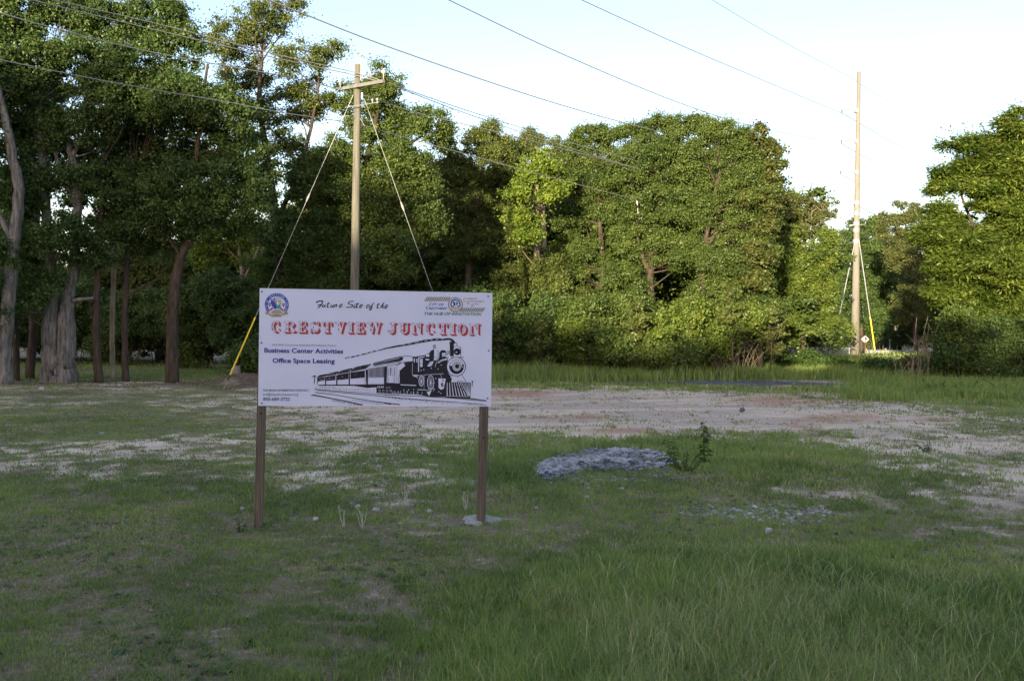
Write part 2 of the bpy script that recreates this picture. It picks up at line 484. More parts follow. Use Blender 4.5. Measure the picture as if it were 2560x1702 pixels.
pp = G(1150, 1310); ZONES.append((pp[0], pp[1], .2, .25))
def grassfield(name, n, y0, y1, margin, hs, wk, label, cov_min=0, zones=ZONES):
    x, y = scatter(n, y0, y1, None, margin, cov_min)
    k = exclude(x, y, zones) & (RNG.uniform(0, 1, len(x)) < .22 + .78 * sm(.36, .58, fbm(x / .17, y / .17, 181, 3)) + .5 * sm(.10, .16, height(x, y))); x, y = x[k], y[k]
    h = height(x, y) * RNG.uniform(.45, 1.25, len(x)) * hs
    tint = np.clip(.10 + .75 * patchtint(x, y, 1) + RNG.normal(0, .17, len(x)), 0, .88)
    dead = .04 + .5 * sm(.50, .66, fbm(x / .9, y / 1.1, 93, 4))
    tint = np.where(RNG.uniform(0, 1, len(x)) < dead, RNG.uniform(.86, 1.0, len(x)), tint)
    w = wk * np.maximum(y, 5) * RNG.uniform(.6, 1.3, len(x))
    h = h * np.where((tint > .86) & (h < .12), .7, 1)
    return blades(name, x, y, h, w, RNG.uniform(.15, .95, len(x)), tint, GRASS, label)
grassfield('grass', 430000, 4.6, 10.5, 2.6, 1.0, .00085, 'green lawn grass in front of the sign, taller at the right corner')
grassfield('grass', 400000, 10.5, 24, 3.0, 1.05, .00075, 'patchy green grass round the sign posts and the gravel pile')
grassfield('grass', 170000, 24, 46, 2.5, 1.15, .0009, 'thin grass tufts scattered over the sandy lot')
# long stalks at lower right
x, y = scatter(50000, 4.6, 13, None, 2.6)
h0 = height(x, y); k = RNG.uniform(0, 1, len(x)) < .38 * sm(.06, .24, h0); x, y, h0 = x[k], y[k], h0[k]
blades('grass', x, y, h0 * RNG.uniform(1.1, 1.9, len(x)), .0007 * y, RNG.uniform(.1, .9, len(x)),
       np.clip(RNG.uniform(.2, 1.1, len(x)), 0, 1), STALK, 'long seeding grass stalks at the lower right of the lawn')
# dry thatch
x = []; y = []
yy = 5.2 * (26 / 5.2) ** RNG.uniform(0, 1, 110000); xx = RNG.uniform(-1, 1, 110000) * (yy * .5 + .8)
k = (RNG.uniform(0, 1, 110000) < .25 + .6 * sm(.45, .65, fbm(xx / .8, yy / .8, 101, 4))) & exclude(xx, yy, ZONES) & (cover(xx, yy) > .3)
xx, yy = xx[k], yy[k]
blades('dry_grass', xx, yy, .045 * RNG.uniform(.3, 1.3, len(xx)), .0008 * yy, RNG.uniform(.8, 1.6, len(xx)), RNG.uniform(0, 1, len(xx)), GRASS_DRY,
       'straw coloured dead grass between the green blades')
# tall strip before the wood
def strip(n, px0, px1, py0, py1, h, label, m=GRASS, tmax=.88, w=.045):
    px = RNG.uniform(px0, px1, n) + RNG.normal(0, 35, n); py = RNG.uniform(py0, py1, n) + np.abs(RNG.normal(0, 4, n))
    d = ray(px, py); P = EYE + d * (-2.0 / d[:, 2])[:, None]
    x, y = P[:, 0], P[:, 1]
    k = RNG.uniform(0, 1, n) < sm(.25, .6, fbm(x / 3, y / 3, 121, 3)) + .25; x, y = x[k], y[k]
    hh = h * (.4 + 1.1 * fbm(x / 1.7, y / 1.7, 111, 3)) * RNG.uniform(.4, 1.2, len(x))
    blades('grass', x, y, hh, w * RNG.uniform(.6, 1.2, len(x)), RNG.uniform(.05, .5, len(x)),
           np.clip(.2 + .6 * patchtint(x, y, 1) + RNG.normal(0, .15, len(x)), 0, tmax), m, label)
strip(80000, 1150, 2400, 922, 946, .75, 'tall green grass strip along the foot of the wood')
strip(26000, 2150, 2620, 938, 1000, .40, 'weedy tall grass at the right edge of the lot')
strip(20000, -40, 640, 900, 946, .14, 'shaded short grass and ground cover under the left grove', tmax=.45, w=.05)

def flats(name, n, y0, y1, size, m, label, cat, per=1, tilt=.35, mask=None, lift=.012):
    """small flat leaves lying on or just over the ground"""
    y = y0 * (y1 / y0) ** RNG.uniform(0, 1, n); x = RNG.uniform(-1, 1, n) * (y * .5 + 1)
    if mask is not None:
        k = RNG.uniform(0, 1, n) < mask(x, y); x, y = x[k], y[k]
    t0 = np.repeat(np.clip(RNG.normal(.45, .2, len(x)), 0, 1), per); x = np.repeat(x, per) + RNG.normal(0, size * .9, len(x) * per) * (per > 1); y = np.repeat(y, per) + RNG.normal(0, size * .9, len(y) * per) * (per > 1)
    N = len(x); P = np.stack([x, y, gz(x, y) + lift * RNG.uniform(.3, 2.2, N)], -1)
    nm = RNG.normal(0, tilt, (N, 3)); nm[:, 2] += 1; nm /= np.linalg.norm(nm, axis=1)[:, None]
    ax = RNG.normal(0, 1, (N, 3)); ax -= nm * (ax * nm).sum(1)[:, None]; ax /= np.linalg.norm(ax, axis=1)[:, None]; bx = np.cross(nm, ax)
    s = (size * RNG.uniform(.5, 1.3, N))[:, None]
    V = np.stack([P - ax * s, P + bx * s * .55, P + ax * s, P - bx * s * .55], 1).reshape(-1, 3)
    return tag(raw_mesh(name, V, 4, np.arange(4 * N), m, tint=np.clip(t0 + RNG.normal(0, .12, N), 0, 1)), label, cat, kind='stuff')
COVERLEAF = leafmat('cover_leaf', (.05, .10, .03), (.16, .24, .07), trans=.3, gloss=.04)
LITTER = leafmat('litter_leaf', (.10, .065, .04), (.34, .24, .15), trans=.15, gloss=.03)
flats('ground_cover', 5200, 5.3, 26, .022, COVERLEAF, 'low broad leaved weeds between the grass blades', 'weeds', per=7, mask=lambda x, y: .9 * sm(.48, .62, fbm(x / .9, y / .9, 191, 3)) * (cover(x, y) > .3))
flats('leaf_litter', 9000, 5.3, 34, .020, LITTER, 'dead brown leaf bits lying among the grass', 'litter', mask=lambda x, y: .25 + .6 * sm(.45, .6, fbm(x / 1.2, y / 1.2, 201, 3)))
flats('leaf_litter', 16000, 34, 50, .055, LITTER, 'brown fallen leaves under the left grove', 'litter', mask=lambda x, y: 1.0 * (x < -3) * sm(37, 41, y))
# ------------------------------------------------------------ trees
def leaves(centers, radii, n_each, L, W, frond=False, upbias=.5, flat=.62):
    """rhombic leaves on the shells of clumps; returns V, nfaces, clump index"""
    N = int(n_each.sum()); ci = np.repeat(np.arange(len(centers)), n_each)
    d = RNG.normal(0, 1, (N, 3)); d /= np.linalg.norm(d, axis=1)[:, None]
    rr = np.minimum(1.25, np.abs(RNG.normal(0, .40, N)) + .35 * RNG.uniform(0, 1, N))
    C = centers[ci]; R = radii[ci]
    if frond:
        d[:, 2] = d[:, 2] * .5 - .25; d /= np.linalg.norm(d, axis=1)[:, None]
        P = C + d * (R * (.25 + .75 * RNG.uniform(0, 1, N)))[:, None]; P[:, 2] -= .35 * R * np.linalg.norm(d[:, :2], axis=1) ** 2
        ax = d + RNG.normal(0, .25, (N, 3)); ax[:, 2] -= .3
        nm = RNG.normal(0, .4, (N, 3)); nm[:, 2] += 1
    else:
        P = C + d * (R * rr)[:, None] * np.array([1, 1, flat])
        nm = d * .6 + RNG.normal(0, .55, (N, 3)); nm[:, 2] += upbias
        ax = RNG.normal(0, 1, (N, 3))
    nm /= np.linalg.norm(nm, axis=1)[:, None]
    ax -= nm * (ax * nm).sum(1)[:, None]; ax /= np.linalg.norm(ax, axis=1)[:, None]
    bx = np.cross(nm, ax)
    l_ = (L * RNG.uniform(.6, 1.35, N) / 2)[:, None]; w_ = (W * RNG.uniform(.6, 1.3, N) / 2)[:, None]
    V = np.stack([P - ax * l_, P + bx * w_ + ax * l_ * .1, P + ax * l_, P - bx * w_ + ax * l_ * .1], 1).reshape(-1, 3)
    return V, N, ci

def crown_mesh(name, blobs, Y, parent, leaf, dens, L, clump=.62, frond=False, mats=None, depth=.8, twig=None, shell=.45, zlo=None):
    """blobs: (px, py, rx, ry[, dY]) in photo pixels at distance Y"""
    Cs, Rs = [], []
    for b in blobs:
        dy = b[4] if len(b) > 4 else random.uniform(-.8, .8)
        c = at(b[0], b[1], Y + dy); k = (Y + dy) / F
        a = np.array([b[2] * k, max(.8, depth * .5 * (b[2] + b[3]) * k), b[3] * k]) * 1.04
        area = 4 * math.pi * ((a[0] * a[1] + a[0] * a[2] + a[1] * a[2]) / 3)
        n = max(6, int(area / (clump ** 2) * .62))
        d = RNG.normal(0, 1, (n, 3)); d /= np.linalg.norm(d, axis=1)[:, None]
        r = shell + (1 - shell) * RNG.uniform(0, 1, n) ** .6
        jit = 1 + .13 * RNG.normal(0, 1, n)
        P = c + d * a * (r * jit)[:, None] * .9
        Cs.append(P); Rs.append(clump * RNG.uniform(.45, 1.45, n))
    C = np.concatenate(Cs); R = np.concatenate(Rs)
    if zlo is not None:
        k = C[:, 2] > zlo + R * .3; C, R = C[k], R[k]
    nn = np.maximum(6, (dens * 3.9 * R ** 2 * RNG.uniform(.6, 1.3, len(R))).astype(int))
    V, N, ci = leaves(C, R, nn, L, L * (.30 if frond else .62), frond)
    if not frond:                            # loose leaves between the clumps
        m = int(N * .10); j = RNG.integers(0, len(C), m); q = C[j] + RNG.normal(0, 1, (m, 3)) * R[j][:, None] * np.array([.6, .6, .5])
        sh = V.reshape(-1, 4, 3)[RNG.integers(0, N, m)]; sh = sh - sh.mean(1)[:, None]
        V = np.concatenate([V, (q[:, None] + sh).reshape(-1, 3)]); ci = np.concatenate([ci, j]); N += m
    tint = np.clip(RNG.normal(.45, .22, len(R))[ci] + RNG.normal(0, .16, N), 0, 1)
    idx = np.arange(N * 4)
    raw_mesh(name, V, 4, idx, leaf, parent, tint=tint)
    return C, R

def tree(name, label, Y, paths, blobs, leaf='mid', bark=BARK_DARK, dens=230, L=.12, cat='tree', group=None, clump=.55, frond=False,
         flute=0.0, twigs=30, shell=.45, sides=9):
    base = at(paths[0][0][0], paths[0][0][1], Y); base[2] = gz(base[0], base[1])
    r = empty(name, base, label, cat, group)
    mb = MB(); nodes = []
    for k, path in enumerate(paths):
        P = [np.array([*at(p[0], p[1], Y + (p[3] if len(p) > 3 else 0)), p[2]]) for p in path]
        if k == 0: P[0][:3] = base - np.array([0, 0, .15])
        S = spline(P, 5)
        wob = [np.array([random.gauss(0, .012), random.gauss(0, .012), 0]) for _ in S]
        mb.tube([s[:3] + wv * (s[3] * 8 + .3) for s, wv in zip(S, wob)], [max(.012, s[3]) for s in S], sides, flute=flute if k < 2 else 0, seed=k)
        nodes += [s for s in S]
    C, R = crown_mesh('crown', blobs, Y, r, LEAF[leaf], dens, L, clump, frond, shell=shell)
    # limbs and twigs: trunk -> clumps
    nd = np.array(nodes)
    pick = RNG.choice(len(C), min(twigs, len(C)), replace=False)
    for i in pick:
        c = C[i]
        low = nd[(nd[:, 2] < c[2] - .2)]
        if len(low) == 0: continue
        dist = np.linalg.norm((low[:, :3] - c) * np.array([1, 1, .8]), axis=1)
        j = int(np.argmin(dist + RNG.uniform(0, 1.0, len(low)))); s = low[j]
        dd = float(np.linalg.norm(c - s[:3]))
        if dd > 6.5: continue
        m1 = s[:3] * .6 + c * .4 + RNG.normal(0, .10 * dd * .4, 3); m1[2] -= dd * .03
        m2 = s[:3] * .25 + c * .75 + RNG.normal(0, .08 * dd * .4, 3)
        r0 = min(s[3] * .55, .02 + .012 * dd)
        mb.tube(spline([s[:3], m1, m2, c], 3), list(np.linspace(r0, .010, 10)), 5, cap=False)
        for q in range(2):
            e = c + RNG.normal(0, .5, 3) * R[i]
            mb.tube([m2, (m2 + e) / 2 + RNG.normal(0, .08, 3), e], [r0 * .5, .012, .006], 4, cap=False)
    mb.build('trunk', bark, r, smooth=True)
    return r

def bush(label, Y, blobs, leaf='dark', dens=230, L=.12, cat='shrub', group=None, name='shrub', clump=.72, stems=8, bark=BARK_DARK):
    blobs = [x for p in blobs for x in (p, (p[0] + random.uniform(-.5, .5) * p[2], p[1] - p[3] * random.uniform(.2, .5), p[2] * .55, p[3] * .7), (p[0] + random.uniform(-.8, .8) * p[2], p[1] + p[3] * .2, p[2] * .5, p[3] * .6))]
    c = at(blobs[0][0], blobs[0][1], Y); z = float(gz(c[0], c[1])); c[2] = z
    r = empty(name, c, label, cat, group)
    C, R = crown_mesh('foliage', blobs, Y, r, LEAF[leaf], dens, L, clump, depth=.9, shell=.35, zlo=z - .1)
    mb = MB()
    for i in RNG.choice(len(C), min(stems, len(C)), replace=False):
        b = c + np.array([random.uniform(-.4, .4), random.uniform(-.4, .4), -.05])
        m = (b + C[i]) / 2 + RNG.normal(0, .12, 3)
        mb.tube(spline([b, m, C[i]], 4), list(np.linspace(.035, .008, 9)), 5, cap=False)
    mb.build('stem', bark, r)
    return r

# --- left grove
tree('oak_tree', 'massive old oak with flared double trunk, left of the thin dark trunks', 41,
     [[(162, 958, .52), (163, 930, .42), (165, 880, .36), (166, 800, .32), (171, 745, .22), (181, 690, .20), (188, 600, .19), (193, 520, .18), (190, 440, .16), (176, 380, .12), (160, 300, .08)],
      [(131, 957, .50, .2), (129, 930, .42, .1), (128, 870, .38), (128, 800, .34), (130, 735, .28), (124, 640, .20), (114, 520, .17), (106, 400, .15), (98, 300, .11), (92, 180, .06)],
      [(182, 752, .10), (204, 748, .075), (234, 745, .05)], [(178, 395, .10), (205, 345, .07), (255, 300, .05)], [(190, 520, .10), (150, 430, .08), (130, 330, .06)]],
     [(96, 718, 56, 60, -.6), (40, 740, 50, 60), (50, 610, 80, 75), (150, 590, 75, 55, -1), (60, 460, 90, 80), (230, 620, 60, 60), (190, 345, 90, 60), (70, 270, 100, 80), (50, 130, 110, 90), (195, 170, 95, 80),
      (250, 270, 60, 50), (20, 20, 95, 60), (170, 30, 110, 60)], 'dark', BARK_GREY, dens=300, flute=.07, twigs=60, sides=26)
tree('oak_tree', 'leaning grey trunked oak cut by the left edge of the picture', 39,
     [[(14, 968, .34), (12, 850, .27), (28, 660, .23), (46, 500, .20), (30, 380, .18), (6, 270, .13), (-20, 150, .08)], [(30, 600, .13), (0, 540, .1), (-30, 460, .07)]],
     [(-10, 180, 70, 110), (-70, 330, 90, 120), (-5, 650, 55, 60), (-50, 770, 70, 80), (-60, 60, 90, 90)], 'dark', BARK_GREY, dens=260, flute=.04, sides=16)
tree('tree', 'thin dark trunk just right of the left edge oak', 42,
     [[(42, 958, .14), (38, 820, .13), (30, 690, .12), (45, 560, .1), (55, 430, .07)]], [(45, 500, 60, 60), (30, 390, 60, 60)], 'dark', dens=230)
tree('tree', 'slim leaning trunk rising beside the flared oak', 43.5,
     [[(72, 957, .20), (82, 830, .17), (78, 700, .15), (92, 520, .16), (103, 400, .15), (100, 300, .10)]], [(100, 330, 70, 70), (120, 230, 60, 60), (60, 700, 50, 40)], 'dark', BARK_DARK, dens=230)
tree('tree', 'dark straight trunk, first right of the flared oak', 41.5,
     [[(248, 952, .19), (242, 850, .15), (241, 740, .14), (248, 640, .13), (254, 540, .12), (258, 400, .08)], [(242, 830, .06), (225, 770, .05), (218, 745, .04)]],
     [(255, 480, 100, 90), (210, 420, 70, 60), (300, 560, 70, 50), (300, 180, 90, 80), (290, 60, 90, 60)], 'dark', dens=270)
tree('tree', 'slender trunk with a sunlit orange patch, between two dark trunks', 44,
     [[(283, 946, .12), (280, 830, .11), (283, 720, .11), (287, 620, .10), (292, 500, .08)], [(284, 705, .04), (300, 695, .03)]],
     [(330, 390, 100, 90), (340, 290, 90, 70), (290, 420, 60, 60)], 'dark', BARK_PALE, dens=250)
tree('tree', 'dark trunk with one bare limb reaching right at head height', 42.5,
     [[(314, 949, .16), (312, 850, .13), (313, 740, .13), (318, 650, .11), (332, 560, .09), (340, 440, .06)], [(315, 745, .07), (345, 722, .06), (385, 703, .05), (405, 690, .03)]],
     [(390, 590, 90, 60), (350, 500, 70, 60), (390, 250, 100, 90), (430, 130, 85, 80), (380, 40, 100, 55)], 'dark', dens=270)
tree('tree', 'large dark tree whose trunk bends right, left of the yellow guy guard', 42,
     [[(432, 952, .30), (430, 860, .25), (435, 760, .23), (441, 690, .21), (454, 640, .18), (480, 590, .15), (493, 520, .13), (490, 430, .11), (500, 300, .08), (520, 160, .05)],
      [(452, 640, .10), (420, 590, .08), (400, 540, .05)], [(484, 590, .08), (520, 560, .06), (560, 545, .04)]],
     [(480, 470, 120, 80), (580, 520, 85, 70), (420, 540, 80, 60), (600, 410, 100, 75), (500, 360, 100, 70), (400, 420, 80, 70), (650, 480, 50, 60), (540, 270, 90, 60), (450, 240, 80, 80)], 'dark', dens=330, twigs=50)
tree('tree', 'tall airy tree with sky showing through, top left of the wooden pole', 50,
     [[(700, 950, .30), (702, 760, .26), (690, 560, .22), (668, 400, .17), (650, 260, .13), (655, 130, .07)], [(690, 560, .14), (750, 420, .10), (790, 260, .07), (800, 160, .04)],
      [(668, 400, .10), (600, 280, .07), (560, 160, .05)]],
     [(565, 95, 60, 55), (655, 60, 80, 60), (620, 180, 80, 55), (745, 150, 80, 50), (835, 130, 40, 30), (700, 270, 90, 55), (790, 240, 80, 60), (560, 240, 60, 50), (640, 330, 80, 45), (720, 20, 60, 30), (740, 380, 80, 50)],
     'olive', dens=120, twigs=70, clump=.55)
tree('tree', 'dense tree behind the wooden pole with a lobe jutting right', 50,
     [[(865, 950, .30), (862, 720, .26), (880, 600, .2), (905, 450, .16), (935, 330, .12), (950, 240, .07)], [(905, 460, .12), (1000, 380, .08), (1080, 320, .05)], [(870, 650, .1), (800, 520, .08)]],
     [(905, 250, 75, 60), (960, 220, 55, 55), (985, 310, 80, 60), (1075, 310, 58, 48), (1110, 330, 28, 45), (1010, 400, 70, 50), (1045, 455, 60, 50), (1060, 540, 60, 60), (900, 380, 90, 80), (850, 500, 100, 90), (950, 500, 80, 70), (780, 450, 75, 80), (760, 590, 80, 80),
      (870, 640, 100, 70), (960, 620, 80, 70), (700, 600, 60, 70), (690, 700, 60, 60)], 'mid', dens=260, twigs=50)
tree('tree', 'sunlit pale trunked tree seen through the grove left of the sign', 60,
     [[(607, 930, .22), (606, 800, .20), (605, 740, .20), (607, 690, .17), (602, 650, .12), (590, 590, .08)], [(608, 700, .10), (630, 660, .08), (655, 600, .06), (668, 560, .04)], [(604, 660, .07), (565, 615, .05), (540, 560, .03)]],
     [(560, 610, 60, 35), (640, 650, 55, 28), (520, 640, 45, 40), (620, 580, 45, 30), (570, 560, 45, 30), (500, 590, 40, 40)], 'lime', BARK_PALE, dens=150, L=.15)

# --- centre wood
tree('tree', 'rounded olive tree, first right of the gap behind the pole', 60,
     [[(1160, 935, .28), (1168, 740, .22), (1185, 560, .18), (1205, 430, .10)], [(1180, 600, .1), (1130, 500, .07)], [(1190, 540, .1), (1240, 440, .06)]],
     [(1195, 365, 68, 45), (1215, 330, 40, 28), (1245, 385, 48, 45), (1130, 430, 65, 55), (1230, 450, 70, 45), (1165, 520, 90, 55), (1265, 520, 60, 55), (1085, 520, 60, 60), (1110, 600, 90, 45), (1200, 610, 90, 50)], 'olive', dens=260, twigs=40)
tree('tree', 'thin topped tree with bare fork behind the lime green tree', 63,
     [[(1332, 935, .24), (1338, 700, .2), (1345, 520, .15), (1330, 400, .08)], [(1345, 520, .08), (1300, 440, .05), (1285, 400, .03)], [(1342, 540, .08), (1395, 430, .05)]],
     [(1330, 350, 45, 28), (1385, 365, 45, 35), (1295, 385, 45, 40), (1350, 420, 50, 30), (1410, 430, 40, 40), (1270, 450, 40, 40), (1345, 660, 75, 45, -4), (1295, 700, 70, 45, -4), (1400, 720, 60, 45, -4)], 'olive', BARK_PALE, dens=190, twigs=50)
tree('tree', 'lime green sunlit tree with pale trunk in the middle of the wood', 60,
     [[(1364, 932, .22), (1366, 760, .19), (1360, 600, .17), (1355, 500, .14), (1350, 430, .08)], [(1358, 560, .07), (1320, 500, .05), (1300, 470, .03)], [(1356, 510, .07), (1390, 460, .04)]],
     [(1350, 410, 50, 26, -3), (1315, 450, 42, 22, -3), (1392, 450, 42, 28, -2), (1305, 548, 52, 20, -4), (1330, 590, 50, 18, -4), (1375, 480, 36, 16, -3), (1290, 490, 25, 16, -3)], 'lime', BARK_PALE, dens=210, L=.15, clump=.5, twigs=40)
tree('tree', 'broad dark topped tree left of the tallest rounded crown', 61,
     [[(1500, 935, .22), (1508, 720, .17), (1500, 560, .14), (1495, 420, .1)], [(1500, 560, .12), (1450, 440, .08)], [(1500, 540, .12), (1555, 420, .07)]],
     [(1480, 345, 60, 38), (1440, 385, 48, 45), (1530, 355, 50, 40), (1567, 335, 32, 32), (1480, 450, 80, 55), (1555, 430, 60, 55), (1430, 540, 70, 60), (1520, 540, 90, 60), (1450, 640, 80, 50), (1400, 680, 60, 40)], 'mid', dens=280, twigs=50)
tree('tree', 'tallest rounded tree of the centre wood, vines hanging round its trunk', 59,
     [[(1640, 935, .30), (1632, 800, .26), (1625, 700, .24), (1640, 560, .2), (1680, 420, .12), (1690, 340, .06)], [(1628, 700, .14), (1600, 620, .09), (1590, 540, .06)], [(1650, 540, .12), (1720, 450, .07)]],
     [(1650, 330, 70, 42), (1715, 310, 65, 32), (1615, 400, 62, 55), (1700, 400, 90, 65), (1650, 500, 90, 60), (1730, 510, 80, 55), (1600, 600, 75, 55), (1690, 620, 95, 55), (1560, 690, 60, 40)], 'mid', dens=290, twigs=60)
tree('tree', 'wide leafy tree with broken pale trunk stub beside the reddish leaves', 58,
     [[(1782, 935, .26), (1775, 830, .22), (1755, 740, .19), (1765, 600, .13), (1800, 430, .12)], [(1765, 620, .12), (1850, 500, .08)]],
     [(1800, 335, 75, 34), (1865, 370, 58, 50), (1800, 430, 95, 60), (1870, 470, 62, 50), (1800, 540, 100, 55), (1850, 620, 90, 55), (1770, 660, 85, 45), (1850, 710, 85, 50), (1780, 740, 75, 45), (1900, 780, 60, 45), (1900, 540, 45, 45), (1905, 640, 45, 50), (1880, 430, 50, 40)], 'mid', dens=290, twigs=50)
tree('tree', 'slim tree with reddish brown leaves at the right edge of the centre wood', 60,
     [[(1905, 930, .18), (1893, 740, .15), (1900, 560, .12), (1915, 430, .08), (1905, 340, .04)], [(1908, 480, .06), (1940, 420, .03)]],
     [(1893, 335, 26, 20, -3), (1928, 365, 26, 18, -3), (1940, 410, 26, 20, -3), (1925, 450, 22, 22, -3), (1930, 505, 28, 24, -3), (1915, 560, 26, 24, -3), (1895, 640, 38, 34, -3), (1885, 700, 40, 30, -3), (1868, 500, 24, 24, -3)], 'red', BARK_DARK, dens=150, L=.17, clump=.4, twigs=40)
tree('tree', 'airy small leaved tree standing out against sky left of the concrete pole', 70,
     [[(2000, 900, .24), (2002, 760, .2), (2010, 620, .15), (2030, 530, .06)], [(2008, 640, .08), (1960, 550, .05)], [(2012, 600, .07), (2060, 530, .03)]],
     [(1985, 515, 45, 26), (2045, 500, 42, 24), (2070, 530, 24, 16), (1960, 560, 50, 40), (2020, 570, 50, 36)], 'pale', BARK_PALE, dens=110, L=.14, twigs=50, clump=.5)
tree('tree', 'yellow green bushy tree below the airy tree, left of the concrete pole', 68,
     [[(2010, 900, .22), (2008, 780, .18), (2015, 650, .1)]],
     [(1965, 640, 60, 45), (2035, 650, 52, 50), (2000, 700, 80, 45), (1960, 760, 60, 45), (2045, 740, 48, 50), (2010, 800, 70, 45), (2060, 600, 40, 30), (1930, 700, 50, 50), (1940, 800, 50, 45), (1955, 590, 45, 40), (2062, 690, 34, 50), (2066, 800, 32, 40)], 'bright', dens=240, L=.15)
tree('tree', 'dark rounded tree directly behind the concrete pole', 105,
     [[(2150, 880, .35), (2155, 760, .3), (2165, 640, .15)]],
     [(2162, 575, 50, 34), (2120, 610, 55, 40), (2210, 625, 55, 40), (2160, 670, 90, 50), (2230, 700, 80, 50), (2130, 740, 70, 55), (2200, 780, 90, 50), (2270, 760, 50, 50)], 'dark', dens=300, L=.19, clump=.8)
tree('tree', 'feathery pale tree between the concrete pole and the big right tree', 88,
     [[(2290, 880, .20), (2285, 740, .16), (2270, 620, .11), (2262, 540, .06)], [(2272, 640, .07), (2235, 560, .04)]],
     [(2262, 525, 42, 22), (2222, 550, 32, 18), (2300, 555, 46, 32), (2235, 590, 50, 26), (2310, 620, 46, 45), (2250, 640, 40, 35), (2300, 700, 50, 40), (2270, 770, 50, 40)], 'pale', BARK_DARK, dens=120, L=.16, clump=.6)
tree('walnut_tree', 'big right edge tree with drooping fans of long leaflets in sun', 60,
     [[(2510, 935, .34), (2500, 820, .28), (2480, 680, .22), (2490, 540, .17), (2525, 400, .11), (2540, 300, .05)], [(2482, 680, .12), (2430, 560, .09), (2390, 450, .05)], [(2490, 560, .12), (2440, 440, .07)],
      [(2490, 700, .1), (2545, 620, .07)]],
     [(2545, 285, 38, 34), (2500, 345, 55, 36), (2410, 345, 38, 18), (2440, 400, 52, 34), (2375, 415, 40, 20), (2352, 455, 28, 20), (2540, 400, 70, 50), (2360, 510, 34, 26), (2440, 480, 62, 42), (2530, 490, 80, 50), (2400, 560, 70, 45), (2490, 580, 80, 50),
      (2360, 620, 60, 45), (2430, 660, 80, 45), (2540, 660, 70, 55), (2480, 740, 80, 45), (2390, 730, 60, 45), (2320, 570, 40, 35), (2600, 550, 80, 120), (2610, 330, 60, 90), (2480, 420, 60, 45), (2500, 800, 90, 50), (2420, 790, 60, 40), (2550, 540, 60, 60), (2560, 760, 60, 60), (2420, 600, 70, 50), (2500, 650, 70, 50, -2)], 'bright', BARK_DARK, dens=200, L=.34, frond=True, clump=.75, twigs=60)

# --- shrubs at the foot of the wood
SG = 'shrubs along the foot of the wood'
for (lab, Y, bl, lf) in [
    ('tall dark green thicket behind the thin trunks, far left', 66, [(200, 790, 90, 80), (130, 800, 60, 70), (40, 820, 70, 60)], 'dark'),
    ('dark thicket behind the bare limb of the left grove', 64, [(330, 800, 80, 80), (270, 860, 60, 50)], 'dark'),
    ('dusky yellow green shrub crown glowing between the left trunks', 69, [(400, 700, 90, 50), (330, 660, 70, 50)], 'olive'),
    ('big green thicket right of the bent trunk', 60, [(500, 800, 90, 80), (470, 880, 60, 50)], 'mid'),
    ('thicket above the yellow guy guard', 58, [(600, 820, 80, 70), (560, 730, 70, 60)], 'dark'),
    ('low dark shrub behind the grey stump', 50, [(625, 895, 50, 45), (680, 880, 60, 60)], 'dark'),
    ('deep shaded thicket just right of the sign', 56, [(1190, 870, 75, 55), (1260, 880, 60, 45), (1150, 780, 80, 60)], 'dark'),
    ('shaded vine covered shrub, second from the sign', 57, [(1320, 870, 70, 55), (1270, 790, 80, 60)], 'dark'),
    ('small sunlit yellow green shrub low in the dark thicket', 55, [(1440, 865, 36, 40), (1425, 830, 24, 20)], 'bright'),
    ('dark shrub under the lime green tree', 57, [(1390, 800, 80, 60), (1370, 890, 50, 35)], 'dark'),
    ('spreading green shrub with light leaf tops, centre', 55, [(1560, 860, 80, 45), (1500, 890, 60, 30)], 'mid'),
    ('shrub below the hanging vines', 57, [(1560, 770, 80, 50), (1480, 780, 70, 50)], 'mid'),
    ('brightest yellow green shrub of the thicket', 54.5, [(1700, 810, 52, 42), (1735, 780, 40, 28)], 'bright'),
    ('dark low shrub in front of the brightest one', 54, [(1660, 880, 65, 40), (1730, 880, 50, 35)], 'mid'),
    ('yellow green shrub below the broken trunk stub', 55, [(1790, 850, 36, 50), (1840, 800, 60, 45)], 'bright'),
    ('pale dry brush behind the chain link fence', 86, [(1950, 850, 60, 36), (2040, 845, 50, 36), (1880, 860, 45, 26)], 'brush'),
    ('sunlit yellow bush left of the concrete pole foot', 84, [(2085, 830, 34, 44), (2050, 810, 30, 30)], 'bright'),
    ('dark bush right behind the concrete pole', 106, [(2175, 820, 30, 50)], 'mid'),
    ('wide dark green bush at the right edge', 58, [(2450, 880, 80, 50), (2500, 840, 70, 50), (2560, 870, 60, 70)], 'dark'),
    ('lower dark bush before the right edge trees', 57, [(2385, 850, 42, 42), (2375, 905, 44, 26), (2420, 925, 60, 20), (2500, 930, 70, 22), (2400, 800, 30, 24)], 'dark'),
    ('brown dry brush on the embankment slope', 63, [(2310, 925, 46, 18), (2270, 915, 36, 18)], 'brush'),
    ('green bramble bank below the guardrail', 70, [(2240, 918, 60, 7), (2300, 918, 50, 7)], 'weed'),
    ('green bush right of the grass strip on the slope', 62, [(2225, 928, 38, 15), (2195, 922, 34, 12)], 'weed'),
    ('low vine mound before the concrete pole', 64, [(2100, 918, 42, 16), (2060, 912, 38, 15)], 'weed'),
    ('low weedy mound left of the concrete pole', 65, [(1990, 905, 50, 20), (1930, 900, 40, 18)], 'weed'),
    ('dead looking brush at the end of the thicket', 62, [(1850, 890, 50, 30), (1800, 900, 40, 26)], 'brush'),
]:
    bush(lab, Y, bl, lf, group=SG, dens=(190 if lf != 'brush' else 90), L=.15 if Y < 75 else .19)

